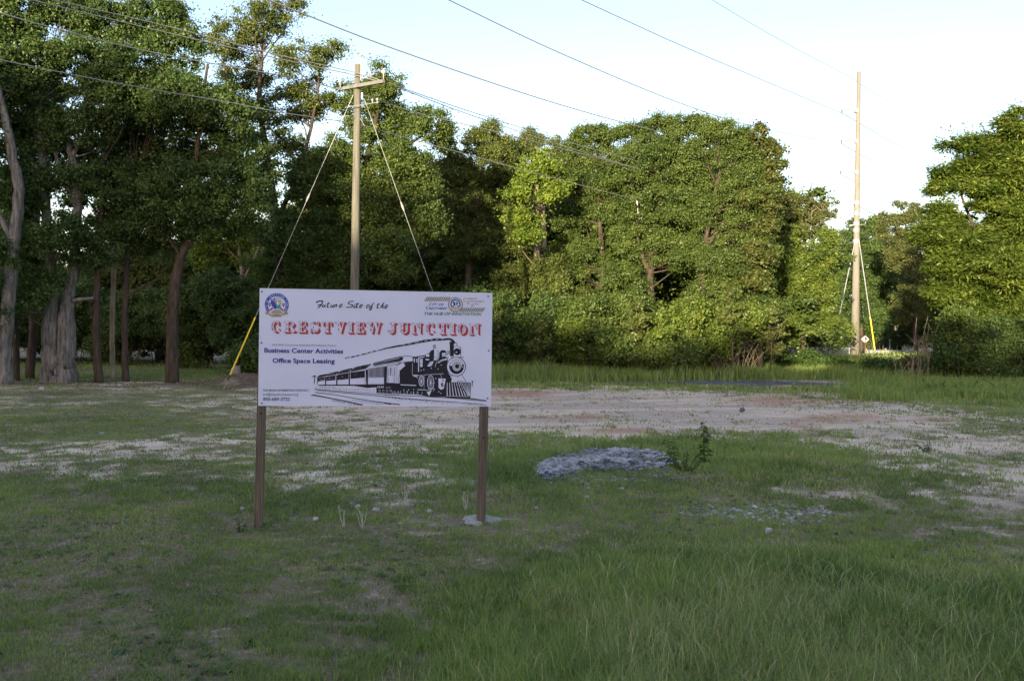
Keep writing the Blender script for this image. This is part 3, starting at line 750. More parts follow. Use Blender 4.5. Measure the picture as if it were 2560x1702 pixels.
# --- background trees (share one crown and one trunk mesh per kind)
def bg_tree(kind, label, px, top_py, Y, group, wid=1.0, leaf='dark', first={}):
    H = float(at(px, top_py, Y)[2]); b = at(px, 900, Y); b[2] = gz(b[0], b[1]); H -= b[2]
    if kind not in first:
        r = empty('tree', (0, 0, 0), label, 'tree', group)
        Cs, Rs = [], []
        for k in range(34):
            z = random.uniform(.15, .93); rr = .40 * math.sin(math.pi * min(1, z * .8 + .18)) + .05
            a = random.uniform(0, 6.28); q = random.uniform(.2, 1)
            n = 26
            c = np.array([math.cos(a) * rr * q * 10, math.sin(a) * rr * q * 10, z * 10])
            Cs.append(c + RNG.normal(0, .8, (n, 3)) * np.array([1, 1, .7])); Rs.append(RNG.uniform(.3, .8, n))
        C = np.concatenate(Cs); R = np.concatenate(Rs)
        C[:, 2] = np.clip(C[:, 2], .6, 9.8)
        V, N, ci = leaves(C, R, np.maximum(6, (900 * R ** 2).astype(int)), .155, .10)
        raw_mesh('crown', V, 4, np.arange(N * 4), LEAF[leaf], r, tint=np.clip(RNG.normal(.45, .2, len(R))[ci] + RNG.normal(0, .15, N), 0, 1))
        mb = MB(); mb.tube([(0, 0, -.3), (.1, 0, 3), (-.1, .1, 6), (0, 0, 9)], [.32, .25, .17, .05], 8)
        for k in range(10):
            z = random.uniform(3, 7); a = random.uniform(0, 6.28)
            mb.tube([(0, 0, z), (math.cos(a) * 1.2, math.sin(a) * 1.2, z + .8), (math.cos(a) * 2.6, math.sin(a) * 2.6, z + 1.8)], [.1, .06, .02], 5)
        mb.build('trunk', BARK_DARK, r, smooth=True)
        first[kind] = r
    else:
        s = first[kind]; r = s.copy(); COL.objects.link(r)
        for ch in list(s.children):
            if ch.parent == s:
                c = ch.copy(); COL.objects.link(c); c.parent = r
        r['label'] = label
    r.location = Vector([float(v) for v in b]); k = H / 10
    r.scale = (k * wid, k * wid, k); r.rotation_euler = (0, 0, random.uniform(0, 6.28))
    return r
BG = 'background trees behind the wood'
places = [(-40, 520, 72, 'far left edge'), (110, 690, 80, 'behind the flared oak'), (260, 640, 84, 'behind the first dark trunks'), (400, 590, 78, 'behind the bare limb'), (520, 600, 74, 'behind the bent trunk'),
          (640, 570, 76, 'above the left corner of the sign'), (760, 600, 72, 'left of the wooden pole'), (900, 440, 76, 'right of the wooden pole'), (1030, 420, 74, 'over the middle of the sign'),
          (1160, 410, 72, 'over the right end of the sign'), (1290, 430, 70, 'in the gap left of the lime tree'), (1430, 400, 70, 'right of the lime tree'), (1570, 390, 70, 'behind the tallest crown'),
          (1700, 400, 72, 'behind the vine hung trunk'), (1810, 450, 74, 'behind the broken stub'), (2050, 740, 118, 'behind the yellow green bushy tree'), (-200, 430, 66, 'beyond the left edge of the grove'), (-380, 440, 60, 'furthest left'),
          (2250, 690, 125, 'above the guardrail'), (2340, 640, 110, 'left behind the big right tree'), (2450, 600, 90, 'behind the big right tree'), (2560, 560, 85, 'at the right edge')]
for i, (px, ty, Y, wh) in enumerate(places):
    bg_tree(i % 2, 'dark background tree rising %s' % wh, px, ty, Y, BG, wid=random.uniform(1.1, 1.4), leaf=('mid', 'olive')[i % 2])
# --- trees behind the camera: they cast the evening shade that lies over the lot
SH = 'trees behind the viewer that shade the lot'
rs0 = random.Random(5)
for i, x in enumerate(range(-112, 34, 7)):
    H = 29.5 if x < -53 else (21.6 if x < -38 else (19.3 if x < -24 else 21.3))
    x, y, H, wd = x + rs0.uniform(-1, 1), -75 + rs0.uniform(-4, 4), H * rs0.uniform(.97, 1.04), 1.15
    r = bg_tree(i % 2, 'tree standing out of view behind or beside the camera', 1280, 700, 70, SH)
    r.location = (x, y, -.2); k = H / 10; r.scale = (k * wd, k * wd, k); r['group'] = SH
    r.rotation_euler = (0, 0, i * 1.3)

# --- saplings and dead brush at the wood edge
for i, (px, top, Y, lf, wh) in enumerate([(1245, 740, 55, 'mid', 'nearest the right edge of the sign'), (1350, 800, 54, 'olive', 'under the lime green tree'), (1475, 790, 54.5, 'mid', 'right of the small sunlit shrub'), (1590, 740, 55, 'olive', 'before the hanging vines'),
                                   (1655, 770, 53.5, 'bright', 'left of the brightest shrub'), (1828, 720, 54, 'olive', 'right of the broken stub'), (1925, 770, 56, 'pale', 'where the wood meets the fence'), (2395, 770, 56, 'bright', 'before the right edge trees')]):
    tree('sapling', 'thin young sapling with sparse leaves %s' % wh, Y, [[(px, 930, .035), (px + 4, 860, .03), (px - 3, top + 40, .02), (px + 2, top + 5, .01)], [(px, 870, .02), (px + 22, top + 60, .012)]],
         [(px, top + 20, 16, 18), (px + 12, top + 55, 24, 18), (px - 12, top + 70, 22, 16), (px + 14, top + 100, 20, 14)], lf, dens=70, L=.17, clump=.34, twigs=14, sides=6)
STICK = mat('dead_twig', (.22, .18, .13), .9, .1, noise=((9, 9, 9), (.34, .29, .22), 3))
for i, (px, py, top, n_, sp, wh) in enumerate([(1835, 925, 800, 34, 1.3, 'at the end of the thicket'), (2075, 905, 835, 16, .9, 'left of the concrete pole foot'), (2330, 900, 800, 22, 1.2, 'left of the right edge bushes'), (1580, 925, 880, 14, 1.2, 'below the hanging vines'), (2290, 935, 885, 16, 1.2, 'on the embankment slope')]):
    Y = 58 if i != 1 else 82
    c0_ = at(px, py, Y); c0_[2] = gz(c0_[0], c0_[1]); Hh_ = float(at(px, top, Y)[2] - c0_[2])
    r = empty('dead_brush', c0_, 'tangle of bare pale brown stems %s' % wh, 'brush', 'bare stems at the wood edge')
    mb = MB()
    for k in range(n_):
        s0 = c0_ + np.array([RNG.normal(0, sp * .5), RNG.normal(0, .4), -.05]); h_ = Hh_ * RNG.uniform(.4, 1.1); ln = RNG.normal(0, .35) * h_
        m_ = s0 + np.array([ln * .35 + RNG.normal(0, .08), RNG.normal(0, .1), h_ * .55]); t_e = s0 + np.array([ln, RNG.normal(0, .3), h_])
        mb.tube(spline([s0, m_, t_e], 5), list(np.linspace(.022, .008, 11)), 4, cap=False)
        if k % 2: mb.tube(spline([m_, m_ + np.array([RNG.normal(0, .3), 0, h_ * .2]), m_ + np.array([RNG.normal(0, .6), 0, h_ * .35])], 3), [.012] * 4 + [.007] * 3, 4, cap=False)
    mb.build('stems', STICK, r)
# ------------------------------------------------------------ utility poles and wires
WOOD_POLE = mat('pole_wood', (.09, .085, .066), .9, .1, noise=((14, 14, .8), (.175, .165, .135), 5), bump=.3)
WOOD_ARM = mat('arm_wood', (.12, .12, .115), .8, .2, noise=((6, 6, 2), (.18, .178, .17), 4))
CONC = mat('pole_concrete', (.16, .148, .13), .85, .2, noise=((3, 3, .5), (.21, .195, .17), 5), bump=.1)
STEEL = mat('galvanised_steel', (.26, .27, .29), .5, .4, .3, noise=((9, 9, 9), (.38, .38, .40), 3))
WIREM = mat('wire_aluminium', (.30, .30, .31), .5, .5, .3)
PORC = mat('insulator_glaze', (.36, .35, .34), .3, .5)
GREYP = mat('polymer_grey', (.20, .20, .21), .5, .4)
YELLOW = mat('yellow_plastic', (.72, .56, .03), .45, .4)
DARKM = mat('dark_fitting', (.05, .05, .055), .6, .4)
Y1 = 38.0
b1 = at(883, 985, Y1); b1[2] = gz(b1[0], b1[1]); top1 = at(895, 162, Y1)
pole1 = empty('utility_pole', b1, 'weathered round wooden utility pole with crossarm behind the sign', 'utility pole')
mb = MB(); S = [b1 - np.array([0, 0, .2]), at(887, 700, Y1), at(891, 420, Y1), top1]
mb.tube(S, [.175, .162, .142, .122], 20); mb.build('pole', WOOD_POLE, pole1, smooth=True)
aL, aR = at(850, 227, Y1 + .55), at(962, 207, Y1 - .85)
d = aR - aL; Ld = np.linalg.norm(d); ux = d / Ld; uz = np.cross(ux, [0, 0, 1]); uz = np.cross(uz, ux); uz /= np.linalg.norm(uz); uy = np.cross(uz, ux)
shift = np.array([0, -.21, 0])
MB().box((aL + aR) / 2 + shift, (Ld, .10, .12), np.stack([ux, uy, uz], 1)).build('crossarm', WOOD_ARM, pole1)
def pin(base, h, r, parent, m=PORC):
    b = np.array(base, float)
    MB().tube([b, b + [0, 0, h * .7]], [.018, .018], 8).tube([b + [0, 0, h * .35], b + [0, 0, h * .55], b + [0, 0, h * .6], b + [0, 0, h * .8], b + [0, 0, h * .82], b + [0, 0, h]],
        [r * .35, r * .4, r * .95, r, r * .55, r * .45], 12).build('insulator', m, parent, smooth=True)
pin(aL + shift + [0.04, 0, .05], .36, .085, pole1); pin(aR + shift + [-.02, 0, .05], .40, .095, pole1)
tb = at(902, 185, Y1 - .16)
MB().tube([tb + [0, 0, -.25], tb + [0, 0, .62]], [.022, .02], 8).build('pole_top_pin', STEEL, pole1)
pin(tb + [0, 0, .55], .18, .075, pole1)
# small lower arm with two fuse insulators
l0, l1 = at(862, 269, Y1 - .25), at(948, 256, Y1 - .45)
MB().tube([l0, l1], [.015, .015], 8).build('lower_bracket', GREYP, pole1)
pin(at(931, 259, Y1 - .42), .17, .05, pole1); pin(at(943, 259, Y1 - .45), .2, .05, pole1)
MB().tube(spline([at(882, 292, Y1 - .16), at(872, 290, Y1 - .5), at(862, 290, Y1 - .4)], 4), .012, 6).build('bracket_rod', STEEL, pole1)
# jumper loops
def loop(pts, Ys, r=.013):
    MB().tube(spline([at(p[0], p[1], yy) for p, yy in zip(pts, Ys)], 6), r, 6, cap=False).build('jumper_wire', GREYP, pole1, smooth=True)
loop([(858, 171), (868, 158), (871, 140), (886, 128), (904, 126), (918, 134), (927, 158), (929, 175), (923, 192)], [Y1 - .3] * 9)
loop([(818, 214), (825, 201), (838, 195), (853, 193), (868, 197), (879, 208), (884, 222)], [Y1 + .3] * 7)
loop([(925, 196), (932, 184), (944, 178), (960, 178), (968, 186)], [Y1 - .8] * 5)
loop([(900, 296), (906, 306), (912, 316)], [Y1 - .2] * 3)
# clamps / dead ends
for (p, q, yy, r) in [((810, 214), (850, 224), Y1 + .5, .035), ((972, 207), (1000, 219), Y1 - .7, .04), ((848, 303), (882, 310), Y1 - .1, .03), ((903, 311), (922, 318), Y1 - .1, .05), ((912, 238), (926, 244), Y1 - .1, .035)]:
    MB().tube([at(*p, yy), at(*q, yy)], [r * .55, r * .4], 8).build('wire_clamp', DARKM, pole1)
def guy(parent, p0, p1, split, m_top=STEEL, r=.009, guard=None, rg=.03, strain=None):
    p0, p1 = np.array(p0), np.array(p1)
    g = MB().tube([p0, p1], [r, r], 6).build('guy_wire', m_top, parent)
    if strain is not None:
        for t in strain:
            q = p0 + (p1 - p0) * t; q2 = p0 + (p1 - p0) * (t + .03)
            MB().tube([q, (q + q2) / 2, q2], [.02, .045, .02], 8).build('strain_insulator', PORC, g)
    if guard:
        a, b = p0 + (p1 - p0) * guard[0], p0 + (p1 - p0) * guard[1]
        MB().tube([a, b], [rg, rg], 8).build('guy_guard', YELLOW, g)
        MB().tube([b, p1], [r * 1.6, r * 1.6], 6).build('anchor_rod', STEEL, g)
        MB().tube([b - (p1 - p0) * .008, b + (p1 - p0) * .012], [.045, .03], 6).build('clamp', DARKM, g)
an = G(559, 957)
guy(pole1, at(883, 238, Y1 - .1), an, 0, guard=(.755, .957), strain=[.335])
guy(pole1, at(905, 232, Y1 - .1), G(1168, 972), 0, guard=(.80, .96), strain=[.355])
MB().box(at(905, 240, Y1 - .16), (.06, .05, .22)).build('guy_plate', STEEL, pole1)

Y2 = 90.0
b2 = at(2137.5, 890, Y2); b2[2] = gz(b2[0], b2[1]); top2 = at(2147.5, 180, Y2)
pole2 = empty('concrete_pole', b2, 'tall tapered pale concrete transmission pole at the right', 'utility pole')
S = [b2 - np.array([0, 0, .3]), at(2140, 690, Y2), at(2143.5, 430, Y2), top2]
mb = MB(); mb.tube(S, [.385, .30, .215, .155], 24); mb.build('pole', CONC, pole2, smooth=True)
for py in (276, 352, 429):
    p = at(2141, py, Y2); q = at(2105 - (py - 276) * .02, py - 2, Y2 - .5)
    T = [p + (q - p) * t for t in np.linspace(.12, 1, 17)]
    MB().tube([p] + T, [.04] + [.095 if i % 2 else .06 for i in range(17)], 10).build('post_insulator', PORC, pole2, smooth=True)
    MB().box(q + [0, 0, -.14], (.08, .1, .26)).build('line_clamp', DARKM, pole2)
    MB().disc(at(2142, py + 2, Y2), (0, 0, 1), .235, .3, 16).build('pole_band', STEEL, pole2)
p = at(2147, 190, Y2); q = at(2134, 190, Y2 - .3)
MB().tube([p, q, at(2131, 196, Y2 - .3)], [.03, .03, .03], 6).build('shield_bracket', STEEL, pole2)
for py in (508, 534, 560, 576, 604):
    c = at(2141.5 - (py - 508) * .012, py, Y2)
    mb = MB(); mb.tube([c - [0, 0, .17], c + [0, 0, .17]], [.278 + (py - 508) * .00025] * 2, 20, cap=False)
    mb.build('pole_band', STEEL, pole2, smooth=True)
    if py in (508, 534, 560):
        MB().tube([at(2136, py + 3, Y2 - .3), at(2124, py + 4, Y2 - .3)], [.05, .085], 8).build('strain_insulator', PORC, pole2, smooth=True)
    if py in (508, 560):
        MB().tube([at(2150, py + 2, Y2), at(2163, py + 1, Y2), at(2164, py - 5, Y2)], [.03, .03, .04], 6).build('side_bracket', STEEL, pole2)
for k in range(22):
    py = 200 + k * 14
    MB().tube([at(2148 - k * .1, py, Y2), at(2153.5 - k * .1, py, Y2)], [.012, .012], 5).build('step_bolt', STEEL, pole2)
guy(pole2, at(2139, 596, Y2 - .3), at(2079, 880, Y2 - 3), 0, r=.042, guard=(.74, .97), rg=.055)
guy(pole2, at(2147, 598, Y2 - .3), at(2188, 880, Y2 - 3), 0, r=.042, guard=(.70, .97), rg=.055)

def wire(label, pts, r=.014, n=14):
    """pts: (px, py, Y)"""
    P = [at(*p) for p in pts]
    S = spline(P, n)
    o = MB().tube(S, r, 6, cap=False).build('overhead_wire', WIREM, loc=P[0], smooth=True)
    return tag(o, label, 'wire', 'overhead wires')
LN = np.array([35.8, 54.0]); LN /= np.linalg.norm(LN)
def Yon(px, X0, Y0):
    """distance of the point where the vertical plane of the line is seen at photo column px"""
    k = (px - 1280) / F
    t = (k * Y0 - X0) / (LN[0] - k * LN[1]); return Y0 + LN[1] * t
def linewire(label, pts, X0, Y0, r):
    return wire(label, [(px, py, Yon(px, X0, Y0)) for px, py in pts], r)
e1 = at(2104, 280, Y2 - .5)
linewire('thin shield wire at the very top right of the sky', [(1775, 0 - 3), (1900, 72), (2010, 133), (2131, 196)], at(2131, 196, Y2)[0], Y2 - .3, .018)
linewire('highest of the three transmission wires reaching the top arm', [(1440, -6), (1700, 113), (1900, 198), (2030, 253), (2104, 283)], e1[0], Y2 - .5, .024)
linewire('middle transmission wire reaching the second arm', [(1100, -10), (1400, 133), (1700, 258), (1900, 320), (2102, 359)], e1[0], Y2 - .5, .024)
linewire('lowest transmission wire passing in front of the tallest tree', [(650, -8), (1000, 128), (1400, 262), (1700, 343), (1950, 400), (2100, 436)], e1[0], Y2 - .5, .024)
wire('shield wire running right beyond the concrete pole', [(2131, 196, Y2), (2160, 217, 95), (2250, 272, 110), (2420, 385, 140)], .02)
wire('top conductor running right beyond the concrete pole', [(2104, 283, Y2 - .5), (2160, 315, 97), (2250, 366, 112), (2420, 455, 140)], .03)
wire('second conductor running right beyond the concrete pole', [(2102, 359, Y2 - .5), (2160, 392, 97), (2250, 440, 112), (2420, 527, 140)], .03)
wire('third conductor running right beyond the concrete pole', [(2100, 436, Y2 - .5), (2160, 464, 97), (2260, 511, 112), (2420, 582, 140)], .03)
wire('cable sloping right from the lower bands of the concrete pole', [(2148, 516, Y2), (2200, 543, 98), (2300, 594, 115)], .035)
X1 = b1[0]
def Yd(px): return Yon(px, X1, Y1)
wire('upper of the two close wires crossing the left treetops', [(100, -7, Yd(100)), (400, 62, Yd(400)), (700, 139, Yd(700)), (885, 181, Y1 - .3), (962, 205, Y1 - .8)], .016)
wire('lower of the two close wires crossing the left treetops', [(60, -4, Yd(60)), (400, 78, Yd(400)), (700, 148, Yd(700)), (885, 188, Y1 - .3), (960, 208, Y1 - .8)], .016)
wire('wire from the left edge to the left end of the wooden crossarm', [(-60, 15, Yd(-20)), (150, 75, Yd(150)), (400, 135, Yd(400)), (700, 189, Yd(700)), (812, 214, Y1 + .4)], .016)
wire('lowest wire from the left edge to the wooden pole', [(-60, 138, Yd(-20)), (300, 210, Yd(300)), (560, 254, Yd(560)), (700, 281, Yd(700)), (848, 303, Y1 - .1)], .015)
wire('upper span wire from the crossarm to the concrete pole', [(1000, 219, Y1 - .6), (1200, 287, Yd(1200)), (1500, 378, Yd(1500)), (1800, 455, Yd(1800)), (2000, 497, Yd(2000)), (2124, 511, Y2 - .4)], .017)
wire('second span wire from the crossarm to the concrete pole', [(1000, 222, Y1 - .6), (1200, 296, Yd(1200)), (1500, 394, Yd(1500)), (1800, 479, Yd(1800)), (2000, 524, Yd(2000)), (2124, 537, Y2 - .4)], .017)
wire('third span wire passing behind the wooden pole', [(915, 240, Y1 + .2), (1050, 285, Yd(1050)), (1240, 330, Yd(1240)), (1500, 397, Yd(1500)), (1750, 465, Yd(1750)), (1900, 505, Yd(1900)), (2124, 562, Y2 - .4)], .017)
wire('lowest span wire from the wooden pole below the others', [(922, 318, Y1 - .1), (1060, 357, Yd(1060)), (1420, 455, Yd(1420)), (1600, 500, Yd(1600)), (1900, 565, Yd(1900)), (2135, 606, Y2 - .3)], .015)
MB_ = MB().tube([at(1592, 502, 51), at(1593, 508, 51), at(1594, 514, 51)], [.03, .05, .015], 8).tube([at(1594, 520, 51), at(1595, 535, 51)], [.012, .012], 5)
tag(MB_.build('wire_marker', PORC, loc=at(1592, 500, 51)), 'small pale marker dangling from the lowest span wire', 'marker')

# ------------------------------------------------------------ fence, guardrail, road sign, house
FENCE = mat('galvanised_fence', (.30, .31, .32), .5, .4, .4)
c0, c1 = at(1826, 869, 80), at(2128, 867, 80)
zt = (c0[2] + c1[2]) / 2; zb = zt - 1.2
fence = empty('chain_link_fence', (c0[0], c0[1], zb), 'low grey chain link fence before the dry brush, left of the concrete pole', 'fence')
MB().tube([(c0[0], 80, zt), (c1[0], 80, zt)], .022, 8).build('top_rail', FENCE, fence)
mb = MB(); W_ = c1[0] - c0[0]
for k in range(int((W_ + 1.2) / .13)):
    x0 = c0[0] - 1.2 + k * .13
    for s in (1, -1):
        a, b = (x0, x0 + 1.2) if s > 0 else (x0 + 1.2, x0)
        za, zb2 = zb, zt
        lo, hi = min(a, b), max(a, b)
        t0 = max(0, (c0[0] - lo) / 1.2); t1 = min(1, (c1[0] - lo) / 1.2)
        if t1 <= t0: continue
        z = lambda t: (zb + 1.2 * t) if s > 0 else (zt - 1.2 * t)
        mb.tube([(lo + 1.2 * t0, 80.03 + .012 * s, z(t0)), (lo + 1.2 * t1, 80.03 + .012 * s, z(t1))], .006, 3, cap=False)
mb.build('chain_mesh', FENCE, fence)
for px, top in ((1832, 870), (1890, 869), (1981, 864), (2019, 869), (2075, 869), (2124, 868)):
    p = at(px, top, 80)
    MB().tube([(p[0], 80.06, zb - .8), (p[0], 80.06, p[2] + .02)], .035, 8).build('fence_post', FENCE, fence)
YR = 99.0
rl, rr_ = at(2167, 880, YR), at(2360, 878, YR)
rail = empty('guardrail', (rl[0], YR, 1.05), 'grey corrugated steel guardrail right of the concrete pole', 'guardrail')
prof = [(-.155, 0), (-.10, -.05), (-.06, -.05), (-.02, 0), (.02, 0), (.06, -.05), (.10, -.05), (.155, 0)]
zc = float(at(2230, 880, YR)[2])
mb = MB(); n0 = 16; xs = np.linspace(rl[0], rr_[0] + 3, n0)
vv = [(x, YR + dy * 1.3 + .05, zc + dz * 1.15) for x in xs for dz, dy in prof]
mb.add(vv, [[i * 8 + k, (i + 1) * 8 + k, (i + 1) * 8 + k + 1, i * 8 + k + 1] for i in range(n0 - 1) for k in range(7)])
mb.build('rail', STEEL, rail)
GP = mat('post_timber', (.20, .16, .12), .9, .1, noise=((9, 9, 2), (.30, .25, .19), 4))
for k in range(6):
    x = rl[0] - .05 + k * 1.9
    MB().box((x, YR + .16, (zc + .2 + .6) / 2 + .1), (.16, .14, zc + .2 - .5)).build('rail_post', GP, rail)
YS = 94.0
sc_ = at(2163, 848, YS); zb = float(gz(sc_[0], YS))
rs = empty('road_sign', (sc_[0], YS, zb), 'small diamond road sign seen from its bare grey back, on a rusty post', 'road sign')
h = .36
mb = MB(); pts = [(sc_[0] + a * h, 0, sc_[2] + b * h) for a, b in ((0, 1), (1, 0), (0, -1), (-1, 0))]
f0 = [(p[0], YS, p[2]) for p in pts]; f1 = [(p[0], YS + .006, p[2]) for p in pts]
mb.add(f0 + f1, [[0, 1, 2, 3], [7, 6, 5, 4], [0, 4, 5, 1], [1, 5, 6, 2], [2, 6, 7, 3], [3, 7, 4, 0]])
mb.build('sign_plate', mat('sign_back', (.46, .46, .47), .55, .4, .2), rs)
RUST = mat('rusty_steel', (.09, .045, .03), .8, .3, noise=((12, 12, 4), (.16, .09, .06), 4))
MB().box((sc_[0], YS - .03, (zb + sc_[2] + h * .85) / 2), (.075, .045, sc_[2] + h * .85 - zb)).build('post', RUST, rs)
p = at(2294, 843, 93); g0 = float(gz(p[0], 93))
ps = empty('metal_post', (p[0], 93, g0), 'thin dark upright post in front of the guardrail', 'post')
MB().box((p[0], 93, (g0 + p[2]) / 2), (.06, .05, p[2] - g0)).build('post', RUST, ps)
MB().box((p[0], 93, p[2] + .03), (.10, .08, .05)).build('post_cap', RUST, ps)
# house behind the bushes at the right
HW = mat('siding_white', (.62, .62, .63), .7, .2); HD = mat('siding_dark', (.14, .15, .18), .8, .2)  # HD: dark blue-grey colour of the door and carport wall
RF = mat('roof_shingle', (.07, .075, .085), .9, .1, noise=((5, 5, 5), (.11, .115, .13), 3)); GL = mat('window_glass', (.03, .035, .045), .15, .6)
YH = 122.0
hl, hr = at(2276, 870, YH), at(2330, 870, YH)
house = empty('house', (hl[0], YH, 1.05), 'small white gabled house half hidden by bushes beyond the guardrail', 'house')
x0, x1, zg = hl[0], hr[0] + 2.0, 1.0; ze = float(at(2300, 846, YH)[2]); zr = float(at(2300, 818, YH)[2]); xm = x0 + 3.0; x1 = x0 + 6.0
mb = MB(); V_ = [(x0, YH, zg), (x1, YH, zg), (x1, YH, ze), (xm, YH, zr), (x0, YH, ze)]; V2 = [(a, YH + 9, c) for a, b, c in V_]
mb.add(V_ + V2, [[0, 1, 2, 3, 4], [9, 8, 7, 6, 5], [0, 4, 9, 5], [1, 6, 7, 2]]); mb.build('wall', HW, house)
mb = MB()
for (xa, za, xb, zb_) in ((x0 - .4, ze - .12, xm, zr + .12), (xm, zr + .12, x1 + .4, ze - .12)):
    mb.add([(xa, YH - .5, za), (xb, YH - .5, zb_), (xb, YH + 9.5, zb_), (xa, YH + 9.5, za), (xa, YH - .5, za + .14), (xb, YH - .5, zb_ + .14), (xb, YH + 9.5, zb_ + .14), (xa, YH + 9.5, za + .14)],
           [[0, 1, 2, 3], [7, 6, 5, 4], [0, 4, 5, 1], [1, 5, 6, 2], [2, 6, 7, 3], [3, 7, 4, 0]])
mb.build('roof', RF, house)
wn = MB().box((x0 + 1.5, YH - .02, 1.9), (1.0, .05, .9)).build('window', HW, house); MB().box((x0 + 1.5, YH - .055, 1.9), (.85, .03, .75)).build('pane', GL, wn)
MB().box((x0 + 4.4, YH - .03, 1.9), (.9, .06, 1.8)).build('door', HD, house)
cp = at(2222, 838, YH); cq = at(2262, 838, YH)
mb = MB().box(((cp[0] + cq[0]) / 2 + .3, YH + 2, cp[2]), (cq[0] - cp[0] + 1.2, 4.5, .18)); mb.build('carport_roof', HW, house)
for xx_ in (cp[0] + .1, cq[0]): MB().box((xx_, YH - .1, (cp[2] + 1) / 2), (.12, .12, cp[2] - 1)).build('carport_post', HW, house)
MB().box(((cp[0] + cq[0]) / 2 + .3, YH + 4.4, (cp[2] + 1) / 2), (cq[0] - cp[0] + 1.0, .1, cp[2] - 1.1)).build('carport_wall', HD, house)

# ------------------------------------------------------------ stump, rocks, gravel, weeds
STUMP = mat('stump_wood', (.12, .10, .085), .95, .1, noise=((16, 16, 1.5), (.26, .23, .20), 5), bump=.6)
sb = G(588, 950); sb = at(588, 948, 43.2); zs = float(gz(sb[0], sb[1]))
st = empty('tree_stump', (sb[0], sb[1], zs), 'jagged grey tree stump on a dirt mound beside the yellow guy guard', 'stump')
mb = MB(); n_ = 18; zt1 = float(at(588, 918, 43.2)[2])
rings = []
for k, (f, r) in enumerate([(-.2, .26), (.15, .22), (.5, .20), (.85, .195)]):
    rings.append([(sb[0] + math.cos(a) * r * (1 + .08 * math.sin(5 * a)), sb[1] + math.sin(a) * r, zs + (zt1 - zs) * f) for a in np.linspace(0, 2 * math.pi, n_, endpoint=False)])
rings.append([(sb[0] + math.cos(a) * .19, sb[1] + math.sin(a) * .19, zt1 + .10 * math.cos(a) + .05 * math.sin(4 * a)) for a in np.linspace(0, 2 * math.pi, n_, endpoint=False)])
V_ = [p for r in rings for p in r]
Fc = [[i * n_ + k, i * n_ + (k + 1) % n_, (i + 1) * n_ + (k + 1) % n_, (i + 1) * n_ + k] for i in range(4) for k in range(n_)] + [[4 * n_ + k for k in range(n_)]]
mb.add(V_, Fc); mb.build('wood', STUMP, st)

ICO = None
def stone(c, r, sq=.65, seed=None):
    """jittered icosahedron"""
    t = (1 + 5 ** .5) / 2
    v = np.array([(-1, t, 0), (1, t, 0), (-1, -t, 0), (1, -t, 0), (0, -1, t), (0, 1, t), (0, -1, -t), (0, 1, -t), (t, 0, -1), (t, 0, 1), (-t, 0, -1), (-t, 0, 1)]) / 1.9
    v = v * (1 + RNG.normal(0, .16, (12, 1))) * np.array([1, RNG.uniform(.7, 1.1), sq])
    a = RNG.uniform(0, 6.28); R = np.array([[math.cos(a), -math.sin(a), 0], [math.sin(a), math.cos(a), 0], [0, 0, 1]])
    f = [(0, 11, 5), (0, 5, 1), (0, 1, 7), (0, 7, 10), (0, 10, 11), (1, 5, 9), (5, 11, 4), (11, 10, 2), (10, 7, 6), (7, 1, 8), (3, 9, 4), (3, 4, 2), (3, 2, 6), (3, 6, 8), (3, 8, 9), (4, 9, 5), (2, 4, 11), (6, 2, 10), (8, 6, 7), (9, 8, 1)]
    return (v * r) @ R.T + c, f
def stonemat(name, a, b):
    m = bpy.data.materials.new(name); m.use_nodes = True; n = m.node_tree.nodes; l = m.node_tree.links
    at_ = n.new('ShaderNodeAttribute'); at_.attribute_name = 'tint'; cr = n.new('ShaderNodeValToRGB')
    cr.color_ramp.elements[0].color = (*a, 1); cr.color_ramp.elements[1].color = (*b, 1)
    p = n['Principled BSDF']; p.inputs['Roughness'].default_value = .85
    l.new(at_.outputs['Fac'], cr.inputs[0]); l.new(cr.outputs[0], p.inputs['Base Color']); return m
GRAVEL = stonemat('grey_gravel', (.05, .055, .075), (.42, .41, .42))
def gravel(name, n, test, box, rmin, rmax, label, zl=.0):
    mb = MB(); tints = []; k = 0
    while k < n:
        x, y = RNG.uniform(box[0], box[1]), RNG.uniform(box[2], box[3])
        if not test(x, y): continue
        r = RNG.uniform(rmin, rmax) * (1.5 if RNG.uniform() < .08 else 1)
        v, f = stone(np.array([x, y, gz(x, y) + zl + r * RNG.uniform(.0, .6)]), r)
        mb.add(v, f); t = np.clip(RNG.normal(.34, .26) + (.40 if fbm(np.array([x * 1.4]), np.array([y * 1.1]), 131, 3)[0] > .54 else -.06), 0, 1)
        tints += [t] * len(f); k += 1
    return tag(mb.build(name, GRAVEL, tint=tints), label, 'gravel', kind='stuff')
def tst(x, y):
    return bool(ins(np.array([x]), np.array([y]))[0])
gravel('gravel', 4300, tst, (PP[:, 0].min(), PP[:, 0].max(), PP[:, 1].min(), PP[:, 1].max()), .018, .046, 'flat patch of grey and white crushed stone in the grass', zl=.004)
pc = PP.mean(0); ph = (PP.max(0) - PP.min(0)) / 2
def tst3(x, y):
    q = ((x - pc[0]) / ph[0]) ** 2 + ((y - pc[1]) / ph[1]) ** 2
    return .6 < q < 1.9 and RNG.uniform() < max(.05, 1.2 - .7 * q) and not tst(x, y)
gravel('gravel', 700, tst3, (pc[0] - ph[0] * 1.4, pc[0] + ph[0] * 1.4, pc[1] - ph[1] * 1.4, pc[1] + ph[1] * 1.4), .012, .03, 'stray grey stones spilling into the grass round the gravel heap')
gc = G(1880, 1275)
def tst2(x, y): return fbm(np.array([x * 1.3]), np.array([y * 1.0]), 141, 3)[0] > .50 and ((x - gc[0]) / .95) ** 2 + ((y - gc[1]) / 1.0) ** 2 < 1
